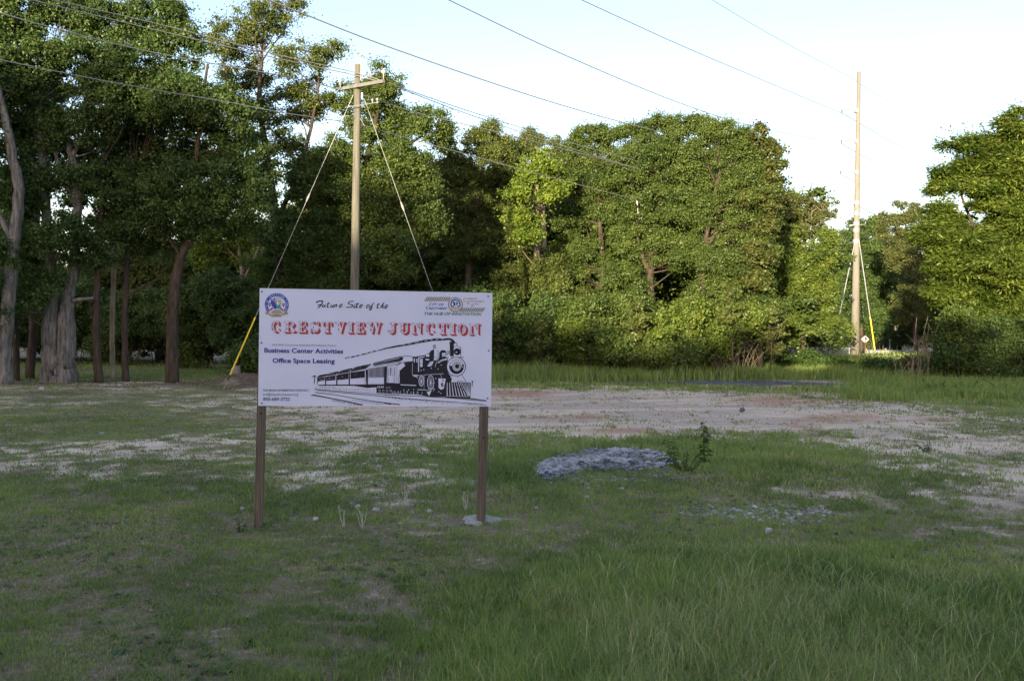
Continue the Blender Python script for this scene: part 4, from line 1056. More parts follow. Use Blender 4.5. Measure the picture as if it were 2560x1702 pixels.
gravel('gravel', 380, tst2, (gc[0] - 1, gc[0] + 1, gc[1] - 1, gc[1] + 1), .014, .03, 'thin scatter of bluish grey stones right of the gravel heap')
ROCKS = [(790, 1302, .05, 1), (895, 1270, .05, .9), (880, 1262, .045, .5), (940, 1277, .05, .95), (885, 1292, .05, .2), (855, 1280, .04, .4), (1073, 1281, .045, .9), (836, 1226, .045, .5), (760, 1222, .05, .3),
         (1030, 1284, .035, .6), (950, 1262, .035, .7), (905, 1297, .04, .15), (708, 1264, .05, .25), (1000, 1310, .03, .8), (606, 1275, .04, .9), (1922, 1332, .06, .9), (1468, 1246, .045, .8), (104, 974, .12, 1), (300, 966, .12, 1),
         (1627, 1433, .04, .8), (255, 1087, .06, .6), (1340, 1272, .03, .9)]
for i, (px, py, r, t) in enumerate(ROCKS):
    c = G(px, py)
    v, f = stone(np.array([c[0], c[1], c[2] + r * .35]), r)
    o = MB().add(v, f).build('rock', GRAVEL, loc=c, tint=[t] * 20)
    where = 'between the sign posts' if 640 < px < 1230 else ('left of the sign' if px < 640 else 'right of the sign')
    shade = 'white' if t > .75 else ('pale grey' if t > .45 else 'dark bluish grey')
    tag(o, 'small %s rock in the grass %s' % (shade, where), 'rock', 'loose rocks lying in the grass')
c = G(1855, 1030); v, f = stone(np.array([c[0], c[1], c[2] + .06]), .09, .9)
tag(MB().add(v, f).build('rock', GRAVEL, loc=c, tint=[.12] * 20), 'single dark lump lying on the bare pink sand', 'rock', 'loose rocks lying in the grass')
c = G(1648, 942)
fl = empty('marker_flag', c, 'tiny bright blue survey flag in the tall grass', 'flag')
MB().tube([c, c + [0, 0, .62]], .012, 5).build('staff', STEEL, fl)
MB().box(c + [.09, 0, .52], (.22, .02, .18)).build('flag', mat('blue_cloth', (.02, .12, .75), .6, .2), fl)

def weed(label, px, py, top, nst, m='weed', L=.10, spread=.12, group='leafy weeds standing in the grass', name='weed_plant', pairs=9):
    c = G(px, py); Yw = c[1]; H = (py - top) / F * Yw
    r = empty(name, c, label, 'weed', group)
    mb = MB(); V, T = [], []
    for s in range(nst):
        d = np.array([RNG.normal(0, spread), RNG.normal(0, spread), 0]); h = H * RNG.uniform(.65, 1) if s else H
        tip = c + d * 1.5 + [0, 0, h]; S = spline([c + d * .3, c + d * .9 + [0, 0, h * .5], tip], 6)
        mb.tube(S, list(np.linspace(.008, .003, len(S))), 5)
        for k in range(pairs * 2):
            t = .15 + .85 * (k + .5) / (pairs * 2); p = S[min(len(S) - 1, int(t * (len(S) - 1)))] + RNG.normal(0, .006, 3)
            a = RNG.uniform(0, 6.28); ln = L * RNG.uniform(.6, 1.2) * (1.1 - .4 * t); wd = ln * .42
            o_ = np.array([math.cos(a), math.sin(a), RNG.uniform(-.7, .35)]); o_ /= np.linalg.norm(o_)
            sd_ = np.cross(o_, [0, 0, 1]); sd_ /= np.linalg.norm(sd_)
            q = p + o_ * ln * .5; e = p + o_ * ln - np.array([0, 0, ln * .25])
            V += [p, q + sd_ * wd / 2, e, q - sd_ * wd / 2]; T.append(np.clip(RNG.normal(.45, .25), 0, 1))
    mb.build('stem', LEAF_STEM, r)
    raw_mesh('leaves', V, 4, np.arange(len(V)), LEAF[m], r, tint=T)
LEAF_STEM = mat('green_stem', (.06, .09, .03), .8, .2)
weed('tallest leafy weed on the right of the gravel heap', 1762, 1160, 1046, 2, L=.17, spread=.018, pairs=15)
weed('drooping weed stem leaning over the gravel heap', 1682, 1172, 1092, 2, L=.15, spread=.04)
weed('bushy low weed between the gravel heap and the tallest weed', 1712, 1180, 1120, 9, L=.07, spread=.13)
weed('small weed with a broad leaf at the edge of the gravel heap', 1655, 1160, 1122, 2, L=.12, spread=.04, pairs=4)
weed('small dark weed beside the left sign post', 600, 1330, 1293, 3, L=.05, spread=.03, pairs=6)
weed('dark sprig in the grass far left of the left sign post', 508, 1215, 1205, 2, L=.04, spread=.03, pairs=4)
weed('leafy dark weed at the far right, left of a pair', 2345, 985, 945, 6, L=.16, spread=.35, pairs=7)
weed('leafy dark weed at the far right, right of a pair', 2412, 985, 946, 6, L=.16, spread=.35, pairs=7)
weed('low leafy weed patch nearest the right edge', 2525, 985, 950, 8, L=.14, spread=.5, pairs=6)
weed('upright tuft on the sandy patch at the right', 2318, 1130, 1098, 6, L=.08, spread=.06, pairs=5)
weed('low green weed mat under the wood, centre', 1500, 930, 912, 6, L=.16, spread=.4, pairs=6)
for i, (px, py) in enumerate([(860, 1320), (905, 1322), (1165, 1280), (1010, 1265), (1285, 1120)]):
    c = G(px, py); r = empty('dead_weed', c, 'pale dead weed stalks %s' % ['nearest the sign centre', 'just right of the sign centre', 'beside the right sign post', 'in the grass left of the right post', 'with tiny white flowers left of the gravel'][i], 'weed', 'pale dead weed stalks')
    mb = MB()
    for k in range(5):
        e = c + [RNG.normal(0, .04), RNG.normal(0, .04), RNG.uniform(.14, .26)]
        mb.tube(spline([c, (c + e) / 2 + RNG.normal(0, .012, 3), e], 4), list(np.linspace(.004, .002, 9)), 4)
        if i == 4:
            for q in range(14): v, f = stone(e + RNG.normal(0, .035, 3), .007); mb.add(v, f)
    mb.build('stalks', mat('dead_stalk', (.42, .40, .36), .8, .1), r)
# ------------------------------------------------------------ the sign
BL, BR = at(645.2, 1014.2, 10.62), at(1227, 1016, 11.0)
sx = BR - BL; sx[2] = 0; SWID = 2.438; SX = sx / np.linalg.norm(sx); SZ = np.array([0, 0, 1.0]); SN = np.cross(SX, SZ)   # SN points to the viewer
if SN[1] > 0: SN = -SN
O = BL.copy(); O[2] = (BL[2] + BR[2]) / 2; SH_ = 1.219
BOARD = mat('sign_board', (.60, .63, .84), .4, .35, noise=((1.4, 1.4, 1.4), (.655, .685, .88), 6))
INK = mat('ink_black', (.012, .012, .025), .45, .3); PAPER = mat('print_white', (.63, .66, .86), .4, .35)
RED = mat('ink_red', (.45, .045, .05), .45, .3); NAVY = mat('ink_navy', (.035, .03, .25), .45, .3); SLATE = mat('ink_slate', (.10, .12, .20), .5, .3)
GREY = mat('ink_grey', (.22, .22, .30), .5, .3); GREEN = mat('ink_green', (.02, .16, .10), .45, .3); MAROON = mat('ink_maroon', (.30, .03, .07), .5, .3)
GOLD = mat('ink_gold', (.42, .36, .13), .5, .3); OLIVE = mat('ink_olive', (.22, .21, .20), .5, .3); LIME = mat('ink_yellow', (.55, .55, .12), .5, .3)
TEAL = mat('ink_teal', (.04, .33, .26), .5, .3); BLUE = mat('ink_blue', (.02, .05, .42), .45, .3); BEIGE = mat('ink_beige', (.46, .42, .34), .5, .3)
base = O + SX * SWID / 2; base[2] = 0
sign = empty('site_sign', base, 'white announcement board with train picture on two wooden posts', 'sign')
# panel: 12 mm board, its printed face in the sign plane
c = O + SX * SWID / 2 + SZ * SH_ / 2 - SN * .006
Rm = np.stack([SX, SN, SZ], 1)
MB().box(c, (SWID, .012, SH_), Rm).build('panel', BOARD, sign)
POSTW = mat('post_wood', (.10, .082, .066), .85, .15, noise=((30, 30, 1.6), (.19, .155, .125), 6), bump=.35)
nd_ = POSTW.node_tree; nn_ = nd_.nodes                        # growth-ring figure
wv = nn_.new('ShaderNodeTexWave'); wv.inputs['Scale'].default_value = 5.5; wv.inputs['Distortion'].default_value = 7.0; wv.inputs['Detail'].default_value = 3
mp_ = nn_.new('ShaderNodeMapping'); mp_.inputs['Scale'].default_value = (2.2, 2.2, .22); tc_ = nn_.new('ShaderNodeTexCoord')
nd_.links.new(tc_.outputs['Object'], mp_.inputs[0]); nd_.links.new(mp_.outputs[0], wv.inputs['Vector'])
mx_ = nn_.new('ShaderNodeMix'); mx_.data_type = 'RGBA'; mx_.blend_type = 'MULTIPLY'; mx_.inputs[0].default_value = .3
src = nn_['Principled BSDF'].inputs['Base Color'].links[0].from_socket
nd_.links.new(src, mx_.inputs[6]); nd_.links.new(wv.outputs[0], mx_.inputs[7]); nd_.links.new(mx_.outputs[2], nn_['Principled BSDF'].inputs['Base Color'])
KNOT = mat('knot', (.03, .02, .015), .8, .2, noise=((60, 60, 60), (.08, .055, .04), 3))
def post(u, foot_px, knots, tilt=0.0):
    f = G(*foot_px); ctr = O + SX * u - SN * (.012 + .0455); b = ctr.copy(); b[2] = -.1; b[0] += tilt
    t = ctr.copy(); t[2] = O[2] + SH_ - .01
    mb = MB(); hw = .0445; ch = .006
    ring = [(-hw + ch, -hw), (hw - ch, -hw), (hw, -hw + ch), (hw, hw - ch), (hw - ch, hw), (-hw + ch, hw), (-hw, hw - ch), (-hw, -hw + ch)]
    V_ = [b + SX * p + SN * q for p, q in ring] + [t + SX * p + SN * q for p, q in ring]
    mb.add(V_, [[i, (i + 1) % 8, 8 + (i + 1) % 8, 8 + i] for i in range(8)] + [list(range(8))[::-1], list(range(8, 16))])
    o = mb.build('post', POSTW, sign)
    for (z, r) in knots:
        cc = b + (t - b) * ((z - b[2]) / (t[2] - b[2])) + SN * (hw + .0005)
        MB().disc(cc, SN, r, .002, 14).build('knot', KNOT, o)
post(.048, (657, 1326), [(1.19, .013)], tilt=-.035)
post(SWID - .052, (1208, 1297), [(.93, .011), (.94, .009)], tilt=-.035)
BOLT = mat('bolt_head', (.10, .10, .12), .4, .5, .5)

def splane(px, py, off=0.0):
    d = ray(px, py); t = ((O - EYE) @ SN) / (d @ SN)
    return EYE + d * np.asarray(t)[..., None] + SN * off
class Ink:
    """flat printed shapes; i staggers neighbours by a tenth of a millimetre so nothing is coplanar"""
    def __init__(s, layer): s.mb = MB(); s.layer = layer; s.i = 0
    def off(s): s.i += 1; return .0012 + s.layer * .0009 + (s.i % 8) * .0001
    def poly(s, pts):
        P = np.array(pts, float); s.mb.poly(splane(P[:, 0], P[:, 1], s.off())); return s
    def rect(s, x0, y0, x1, y1): return s.poly([(x0, y0), (x1, y0), (x1, y1), (x0, y1)])
    def ell(s, cx, cy, rx, ry, a0=0, a1=360, n=28, inner=0.0):
        A = np.radians(np.linspace(a0, a1, n + 1))
        if inner <= 0:
            pts = [(cx + rx * math.cos(a), cy + ry * math.sin(a)) for a in (A[:-1] if a1 - a0 >= 360 else A)]
            return s.poly(pts)
        o = s.off(); P = [(cx + rx * math.cos(a), cy + ry * math.sin(a)) for a in A]; Q = [(cx + (rx - inner) * math.cos(a), cy + (ry - inner) * math.sin(a)) for a in A]
        for i in range(n):
            q = np.array([P[i], P[i + 1], Q[i + 1], Q[i]]); s.mb.poly(splane(q[:, 0], q[:, 1], o))
        return s
    def line(s, pts, w, smooth=0):
        P = [np.array(p, float) for p in pts]
        ws = list(w) if hasattr(w, '__len__') else [w] * len(P)
        if smooth:
            S = spline([np.array([*p, q]) for p, q in zip(P, ws)], smooth); P = [q[:2] for q in S]; ws = [max(.05, q[2]) for q in S]
        o = s.off(); L_, R_ = [], []
        for i in range(len(P)):
            a = P[max(0, i - 1)]; b = P[min(len(P) - 1, i + 1)]; t = b - a; t /= (np.linalg.norm(t) + 1e-9); nrm = np.array([-t[1], t[0]])
            if 0 < i < len(P) - 1:
                t1 = P[i] - a; t1 /= (np.linalg.norm(t1) + 1e-9); k = 1 / max(.5, abs(nrm @ np.array([-t1[1], t1[0]])))
            else: k = 1
            L_.append(P[i] + nrm * ws[i] / 2 * k); R_.append(P[i] - nrm * ws[i] / 2 * k)
        for i in range(len(P) - 1):
            q = np.array([L_[i], L_[i + 1], R_[i + 1], R_[i]]); s.mb.poly(splane(q[:, 0], q[:, 1], o))
        return s
    def build(s, name, m, parent):
        if s.mb.v: return s.mb.build(name, m, parent)
# px helpers for the enlarged crops the drawing was measured in
c1 = lambda x, y: (630 + x / 3.805, 710 + y / 3.805)
c3 = lambda x, y: (640 + x / 8.712, 840 + y / 8.712)
c4 = lambda x, y: (770 + x / 8.713, 840 + y / 8.713)
c5 = lambda x, y: (960 + x / 8.254, 830 + y / 8.254)
cF = lambda x, y: (780 + x / 11.795, 740 + y / 11.795)
cE = lambda x, y: (650 + x / 20.91, 725 + y / 20.91)
cL = lambda x, y: (1040 + x / 11.795, 720 + y / 11.795)
cT = lambda x, y: (640 + x / 3.932, 780 + y / 3.932)
cA = lambda x, y: (640 + x / 9.829, 720 + y / 9.829)
mp = lambda f, pts: [f(*p) for p in pts]

# ---- lettering with the built-in typeface
_dg = bpy.context.evaluated_depsgraph_get
def textmesh(s, shear=0, offset=0.0, res=3, space=1.0):
    cu = bpy.data.curves.new('lettering', 'FONT'); cu.body = s; cu.resolution_u = res; cu.shear = shear; cu.offset = offset; cu.space_character = space
    o = bpy.data.objects.new('lettering', cu); COL.objects.link(o); dg = _dg(); dg.update()
    me = bpy.data.meshes.new_from_object(o.evaluated_get(dg)); V_ = np.array([v.co[:] for v in me.vertices]); Fs = [list(p.vertices) for p in me.polygons]
    bpy.data.objects.remove(o); bpy.data.curves.remove(cu); bpy.data.meshes.remove(me)
    return V_, Fs
CAP = textmesh('H')[0][:, 1].max()
def text(ink, s, p0, p1, h, shear=0, bold=0.0, space=1.0):
    """baseline from p0 to p1 (photo px), capital height h px"""
    V_, Fs = textmesh(s, shear, bold, space=space); x0, x1 = V_[:, 0].min(), V_[:, 0].max()
    p0, p1 = np.array(p0, float), np.array(p1, float)
    u = (V_[:, 0] - x0) / (x1 - x0); v = V_[:, 1] / CAP * h
    px = p0[0] + (p1[0] - p0[0]) * u + v * .012; py = p0[1] + (p1[1] - p0[1]) * u - v
    ink.mb.add(splane(px, py, ink.off()), Fs)

k = Ink(2)
text(k, 'Business Center Activities', c3(180, 355), c3(1898, 380), 95 / 8.712, bold=.028); k.build('blue_lettering', NAVY, sign); k = Ink(2)
text(k, 'Office Space Leasing', c3(360, 578), c3(1715, 592), 95 / 8.712, bold=.028); k.build('blue_lettering', NAVY, sign)
k = Ink(2); text(k, '2016-2018  Community Destination/Revitalization Project', c3(345, 210), c3(1735, 224), 42 / 8.712, bold=.004); k.build('small_lettering', GREY, sign)
k = Ink(2)
text(k, 'FOR MORE INFORMATION CONTACT:', c3(158, 1200), c3(1155, 1203), 44 / 8.712, bold=.02); k.build('contact_lettering', SLATE, sign); k = Ink(2)
text(k, '850-689-3722', c3(155, 1402), c3(742, 1405), 66 / 8.712, bold=.026); k.build('contact_lettering', SLATE, sign); k = Ink(2)
text(k, 'cra@cityofcrestview.org', c3(157, 1290), c3(918, 1296), 52 / 8.712, bold=.004); k.build('contact_lettering', SLATE, sign)

# ---- brush script "Future Site of the"
k = Ink(2)
W_ = 2.1
def st_(pts, w=W_, sm_=4): k.line(mp(cF, pts), w, sm_)
st_([(125, 208), (150, 175), (220, 150), (310, 142)], [1.6, 3.2, 2.6, 2.8]); st_([(318, 140), (300, 210), (235, 300), (150, 375)], [2.8, 2.4, 2.6, .8]); st_([(165, 275), (215, 262), (290, 250)], [2.2, 2.4, 1.4])
def u_(x, y): st_([(x + 30, y - 85), (x + 8, y - 45), (x + 5, y - 10), (x + 30, y - 5), (x + 60, y - 40), (x + 85, y - 82)], [1.6, 2.2, 2.2, 1.6, 1.2, 2.2]); st_([(x + 85, y - 82), (x + 66, y - 30), (x + 75, y - 2), (x + 110, y - 30)], [2.2, 2.2, 2.0, .8])
u_(305, 325)
def t_(x, y): st_([(x + 60, y - 145), (x + 25, y - 60), (x + 15, y - 12), (x + 35, y - 3), (x + 75, y - 40)], [2.0, 2.6, 2.4, 1.8, .8]); st_([(x + 5, y - 105), (x + 50, y - 115), (x + 95, y - 128)], [1.4, 2.4, 2.0])
t_(435, 335); u_(548, 335)
st_([(655, 250), (668, 262), (680, 275), (705, 255), (728, 258), (740, 270)], [1.2, 1.8, 1.6, 2.2, 2.8, 2.4]); st_([(735, 262), (716, 300), (705, 335)], [2.0, 2.4, 1.0])
st_([(680, 268), (664, 300), (655, 335)], [1.6, 2.2, 1.2])
def e_(x, y): st_([(x + 20, y - 45), (x + 65, y - 65), (x + 88, y - 92), (x + 60, y - 98), (x + 20, y - 60), (x + 5, y - 22), (x + 25, y - 2), (x + 60, y - 15), (x + 95, y - 55)], [1.0, 1.4, 1.8, 1.4, 2.4, 2.6, 2.2, 1.4, .7])
e_(805, 335)
k.build('script_lettering', INK, sign); k = Ink(2)
st_([(1225, 165), (1195, 152), (1120, 165), (1065, 205), (1080, 235), (1150, 250), (1200, 275), (1170, 318), (1090, 335), (1015, 328)], [2.8, 2.2, 2.4, 2.2, 2.0, 2.2, 2.6, 2.4, 2.2, 3.0])
st_([(1275, 260), (1245, 300), (1232, 335), (1260, 342), (1290, 315)], [1.8, 2.4, 2.2, 1.6, .8]); st_([(1292, 222), (1302, 208)], 2.0, 0)
t_(1290, 350); e_(1400, 348)
k.build('script_lettering', INK, sign); k = Ink(2)
st_([(1690, 262), (1655, 262), (1612, 300), (1608, 340), (1640, 350), (1685, 315), (1695, 265)], [1.6, 2.2, 2.4, 2.2, 1.8, 1.6, 2.2])
st_([(1830, 188), (1785, 250), (1735, 340), (1700, 400), (1715, 420), (1745, 400), (1765, 350), (1740, 320), (1800, 300)], [1.4, 2.4, 2.8, 2.4, 1.8, 1.6, 1.6, 1.4, .8]); st_([(1690, 305), (1715, 310), (1740, 320)], 1.5)
k.build('script_lettering', INK, sign); k = Ink(2)
t_(1905, 362); st_([(2128, 185), (2080, 255), (2030, 330), (2012, 362)], [1.6, 2.6, 2.6, 1.4]); st_([(2025, 335), (2070, 290), (2100, 285), (2085, 325), (2085, 355), (2120, 340)], [1.2, 1.6, 2.4, 2.4, 1.8, .8])
e_(2145, 362)
k.build('script_lettering', INK, sign)

# ---- circus letters CRESTVIEW JUNCTION (unit box, y down)
def arcband(cx, cy, rx, ry, tx, ty, a0, a1, n=10):
    out = []; A = np.radians(np.linspace(a0, a1, n + 1))
    for i in range(n):
        out.append([(cx + rx * math.cos(A[i]), cy + ry * math.sin(A[i])), (cx + rx * math.cos(A[i + 1]), cy + ry * math.sin(A[i + 1])),
                    (cx + (rx - tx) * math.cos(A[i + 1]), cy + (ry - ty) * math.sin(A[i + 1])), (cx + (rx - tx) * math.cos(A[i]), cy + (ry - ty) * math.sin(A[i]))])
    return out
def rc(a, b, c_, d): return [(a, b), (c_, b), (c_, d), (a, d)]
SER = .09
GL_ = {
 'C': arcband(.52, .5, .50, .5, .30, .11, 60, 310, 16) + [rc(.80, .0, .92, .36), rc(.86, .66, .95, .80)],
 'R': [rc(.12, 0, .40, 1), rc(0, 0, .6, SER), rc(0, 1 - SER, .52, 1), rc(.3, .44, .6, .54)] + arcband(.56, .27, .36, .27, .24, .09, -90, 90, 8) + [[(.50, .52), (.74, .52), (.92, .86), (1.0, .82), (1.0, .95), (.86, 1.0), (.70, .98)]],
 'E': [rc(.12, 0, .42, 1), rc(0, 0, .95, SER), rc(0, 1 - SER, .95, 1), rc(.42, .45, .72, .55), rc(.83, 0, .95, .33), rc(.83, .67, .95, 1), rc(.64, .33, .74, .67)],
 'S': [[(.95, 0), (.95, .36), (.84, .36), (.84, 0)], [(.02, .64), (.13, .64), (.13, 1), (.02, 1)], [(.10, .28), (.38, .20), (.92, .58), (.92, .76), (.62, .80), (.10, .46)]]
      + arcband(.46, .27, .40, .27, .22, .10, 170, 330, 8) + arcband(.52, .73, .42, .27, .24, .10, -10, 150, 8),
 'T': [rc(.34, 0, .64, 1), rc(.02, 0, .98, SER), rc(.02, 0, .13, .36), rc(.87, 0, .98, .36), rc(.20, 1 - SER, .78, 1)],
 'V': [[(.10, 0), (.42, 0), (.66, .74), (.52, 1)], [(.78, 0), (.88, 0), (.60, 1), (.50, .98)], rc(0, 0, .50, SER), rc(.64, 0, 1.0, SER)],
 'I': [rc(.25, 0, .75, 1), rc(0, 0, 1, SER), rc(0, 1 - SER, 1, 1)],
 'W': [[(.06, 0), (.26, 0), (.40, .74), (.30, 1)], [(.48, 0), (.53, 0), (.36, 1), (.29, 1)], [(.44, 0), (.64, 0), (.78, .74), (.68, 1)], [(.86, 0), (.92, 0), (.74, 1), (.67, 1)], rc(0, 0, .33, SER), rc(.38, 0, .70, SER), rc(.79, 0, 1, SER)],
 'J': [rc(.46, 0, .78, .74), rc(.24, 0, 1.0, SER)] + arcband(.40, .72, .38, .28, .30, .12, 0, 150, 8) + [rc(.0, .66, .16, .84)],
 'U': [rc(.10, 0, .40, .68), rc(.78, 0, .88, .70), rc(0, 0, .52, SER), rc(.64, 0, 1, SER)] + arcband(.49, .66, .39, .34, .24, .13, 0, 180, 12),
 'N': [rc(.12, 0, .24, 1), [(.10, 0), (.38, 0), (.88, .80), (.88, 1)], rc(.77, 0, .88, .86), rc(0, 0, .34, SER), rc(.62, 0, 1, SER), rc(0, 1 - SER, .38, 1)],
 'O': arcband(.5, .5, .5, .5, .30, .11, 0, 360, 24)}
L_TITLE = [('C', 150, 232), ('R', 275, 386), ('E', 415, 497), ('S', 533, 622), ('T', 655, 745), ('V', 775, 880), ('I', 903, 955), ('E', 984, 1068), ('W', 1095, 1232),
           ('J', 1295, 1378), ('U', 1410, 1505), ('N', 1533, 1632), ('C', 1668, 1750), ('T', 1788, 1882), ('I', 1903, 1957), ('O', 1982, 2066), ('N', 2095, 2198)]
ksh, kol, kfc, kin = Ink(1), Ink(3), Ink(5), Ink(7)
def titlebuild():
    ksh.build('title_shadow', RED, sign); kol.build('title_outline', MAROON, sign); kfc.build('title_lettering', PAPER, sign); kin.build('title_ornament', MAROON, sign)
for ch, xa, xb in L_TITLE:
    if ch == 'J': titlebuild(); ksh, kol, kfc, kin = Ink(1), Ink(3), Ink(5), Ink(7)
    ya = 88 + (xa - 150) * .0128; Hh = 108; Wd = xb - xa
    P = lambda u, v, dx=0, dy=0: cT(xa + u * Wd + dx, ya + v * Hh + dy)
    for pg in GL_[ch]:
        for s_k in range(1, 8):
            ksh.poly([P(u, v, s_k * 2.9, s_k * 2.5) for u, v in pg])
        cu_, cv_ = np.mean([p[0] for p in pg]), np.mean([p[1] for p in pg])
        def grow(u, v, g):
            return P(u, v, g * (1 if u > cu_ else -1), g * (1 if v > cv_ else -1))
        kol.poly([grow(u, v, 1.1) for u, v in pg])
        kfc.poly([grow(u, v, -1.2) if abs(max(p[0] for p in pg) - min(p[0] for p in pg)) * Wd > 8 else P(u, v) for u, v in pg])
    stem_ = {'C': .17, 'R': .26, 'E': .27, 'T': .49, 'I': .5, 'J': .62, 'U': .25, 'O': .15, 'V': .37, 'W': .25, 'N': .36, 'S': .35}[ch]
    for v0 in ([.10, .48] if ch not in 'S' else [.30]):
        kin.poly([P(stem_, v0 + .02), P(stem_ + .05, v0 + .22), P(stem_, v0 + .38), P(stem_ - .05, v0 + .22)])
    if ch in 'O': kin.poly([P(.85, .12), P(.90, .35), P(.85, .45), P(.80, .35)])
titlebuild()

# ---- city seal
k0 = Ink(1); k0.ell(*cE(875, 755), 455 / 20.9, 470 / 20.9); k0.build('seal_ground', PAPER, sign)
k = Ink(2); k.ell(*cE(875, 775), 628 / 20.9, 610 / 20.9, 137, 403, 40, inner=165 / 20.9)
k.poly(mp(cE, [(545, 470), (680, 480), (770, 400), (790, 500), (865, 540), (875, 960), (800, 1000), (740, 960), (640, 850), (580, 720)])); k.build('seal_ring', BLUE, sign)
k = Ink(3)
k.poly(mp(cE, [(500, 1020), (650, 900), (715, 950), (580, 1080)])); k.poly(mp(cE, [(1060, 900), (1230, 1040), (1180, 1100), (1040, 985)])); k.build('seal_ribbon', RED, sign)
k = Ink(3)
k.poly(mp(cE, [(540, 1180), (720, 1040), (840, 1010), (1000, 1010), (1130, 1120), (1220, 1200), (1120, 1260), (1000, 1290), (700, 1290)])); k.build('seal_steps', BEIGE, sign)
k = Ink(4)
for (xa, xb, yy) in ((720, 1020, 1060), (660, 1100, 1095), (620, 1140, 1130), (590, 1170, 1165), (640, 1100, 1205)):
    k.line(mp(cE, [(xa, yy), (xb, yy)]), .7)
k.build('seal_step_lines', GREY, sign)
k = Ink(5)
for pts in ([(290, 1130), (400, 1160), (520, 1240), (640, 1320), (620, 1380), (500, 1310), (390, 1260), (300, 1280), (270, 1200)], [(620, 1300), (780, 1290), (880, 1285), (1000, 1290), (1140, 1300), (1130, 1400), (1000, 1390), (760, 1395), (640, 1410)],
            [(1140, 1250), (1280, 1180), (1380, 1130), (1460, 1180), (1440, 1300), (1330, 1260), (1240, 1290), (1140, 1330)]): k.poly(mp(cE, pts))
k.build('seal_scroll', GOLD, sign)
k = Ink(6)
for pts in ([(380, 1160), (500, 1250), (620, 1330)], [(640, 1330), (790, 1320), (1000, 1320), (1120, 1330)], [(1200, 1280), (1300, 1200), (1400, 1180)]): k.line(mp(cE, pts), 1.1)
text(k, '1916', cE(740, 1370), cE(1000, 1370), 55 / 20.9, bold=.01); k.build('seal_scroll_lines', mat('ink_bronze', (.18, .14, .05), .5, .3), sign)
k = Ink(5); k.poly(mp(cE, [(560, 520), (700, 505), (790, 520), (860, 640), (865, 715), (800, 690), (740, 560), (660, 555), (565, 550)])); k.build('seal_state_shape', BEIGE, sign)
k = Ink(5); k.poly(mp(cE, [(920, 600), (1110, 590), (1120, 640), (1060, 700), (980, 680)])); k.build('seal_yellow', LIME, sign)
k = Ink(5); k.poly(mp(cE, [(890, 800), (1060, 770), (1090, 880), (1030, 980), (890, 970)])); k.build('seal_teal', TEAL, sign)
k = Ink(6); k.line(mp(cE, [(905, 588), (1110, 588)]), 1.2); k.line(mp(cE, [(920, 780), (1040, 745), (1120, 700)]), [1.4, 1.6, 2.2])
for yy in (600, 640, 680, 720, 760, 800): k.line(mp(cE, [(600 + (yy - 600) * .25, yy), (850 if yy > 700 else 720, yy)]), .45)
k.poly(mp(cE, [(430, 660), (570, 660), (560, 850), (510, 890), (450, 800)])); k.poly(mp(cE, [(1160, 690), (1310, 690), (1290, 830), (1230, 890), (1170, 830)])); k.build('seal_details', GREY, sign)
k = Ink(4); k.ell(*cE(880, 430), 100 / 20.9, 90 / 20.9); k.poly(mp(cE, [(960, 350), (1130, 420), (1150, 540), (920, 560)])); k.build('seal_sun', mat('ink_silver', (.50, .51, .54), .5, .3), sign)
k = Ink(4)
def ringtext(k, s, cx, cy, rx, ry, a0, a1, h, bold=.01):
    for ch, a in zip(s, np.radians(np.linspace(a0, a1, len(s)))):
        if ch == ' ': continue
        V_, Fs = textmesh(ch, 0, bold, 2); V_ = V_ - np.array([(V_[:, 0].min() + V_[:, 0].max()) / 2, CAP / 2, 0]); V_ = V_ / CAP * h
        nx_, ny_ = math.cos(a), math.sin(a)
        px = cx + rx * nx_ + V_[:, 0] * (-ny_) * -1 * -1 + V_[:, 1] * nx_; py = cy + ry * ny_ + V_[:, 0] * nx_ + V_[:, 1] * ny_
        k.mb.add(splane(px, py, k.off()), Fs)
ringtext(k, 'CITY OF CRESTVIEW FLORIDA', *cE(875, 775), 545 / 20.9, 530 / 20.9, 145, 395, 95 / 20.9)
k.build('seal_lettering', PAPER, sign)

# ---- city logo, upper right
k = Ink(2)
for i in range(11):
    x = 240 + i * 66; k.poly(mp(cL, [(x, 388), (x + 36, 390), (x + 115, 262), (x + 82, 262)]))
for i in range(11):
    x = 1290 + i * 63; k.poly(mp(cL, [(x, 700), (x + 34, 704), (x + 112, 585), (x + 80, 583)]))
k.build('logo_track', OLIVE, sign)
k = Ink(1)
for i in range(11):
    x = 276 + i * 66; k.poly(mp(cL, [(x, 385), (x + 18, 385), (x + 94, 268), (x + 78, 268)]))
    x = 1324 + i * 63; k.poly(mp(cL, [(x, 700), (x + 14, 700), (x + 90, 590), (x + 78, 590)]))
k.build('logo_track_fill', BEIGE, sign)
k = Ink(4); k.ell(*cL(1163, 490), 200 / 11.8, 212 / 11.8); k.build('logo_wheel_ground', PAPER, sign)
k = Ink(5); k.ell(*cL(1163, 490), 218 / 11.8, 218 / 11.8, inner=30 / 11.8, n=36)
for a in range(0, 360, 45):
    ca, sa = math.cos(rad(a)), math.sin(rad(a)); k.line([cL(1163 + 152 * ca, 490 + 152 * sa), cL(1163 + 200 * ca, 490 + 200 * sa)], .7)
k.build('logo_wheel', OLIVE, sign)
k = Ink(6); k.ell(*cL(1163, 480), 152 / 11.8, 150 / 11.8, 140, 400, 30, inner=34 / 11.8); k.poly(mp(cL, [(1080, 400), (1150, 420), (1160, 540), (1110, 500)])); k.build('logo_ring', NAVY, sign)
k = Ink(6); k.poly(mp(cL, [(1060, 560), (1110, 500), (1130, 520), (1085, 580)])); k.poly(mp(cL, [(1200, 520), (1220, 510), (1270, 560), (1250, 580)])); k.build('logo_ribbon', MAROON, sign)
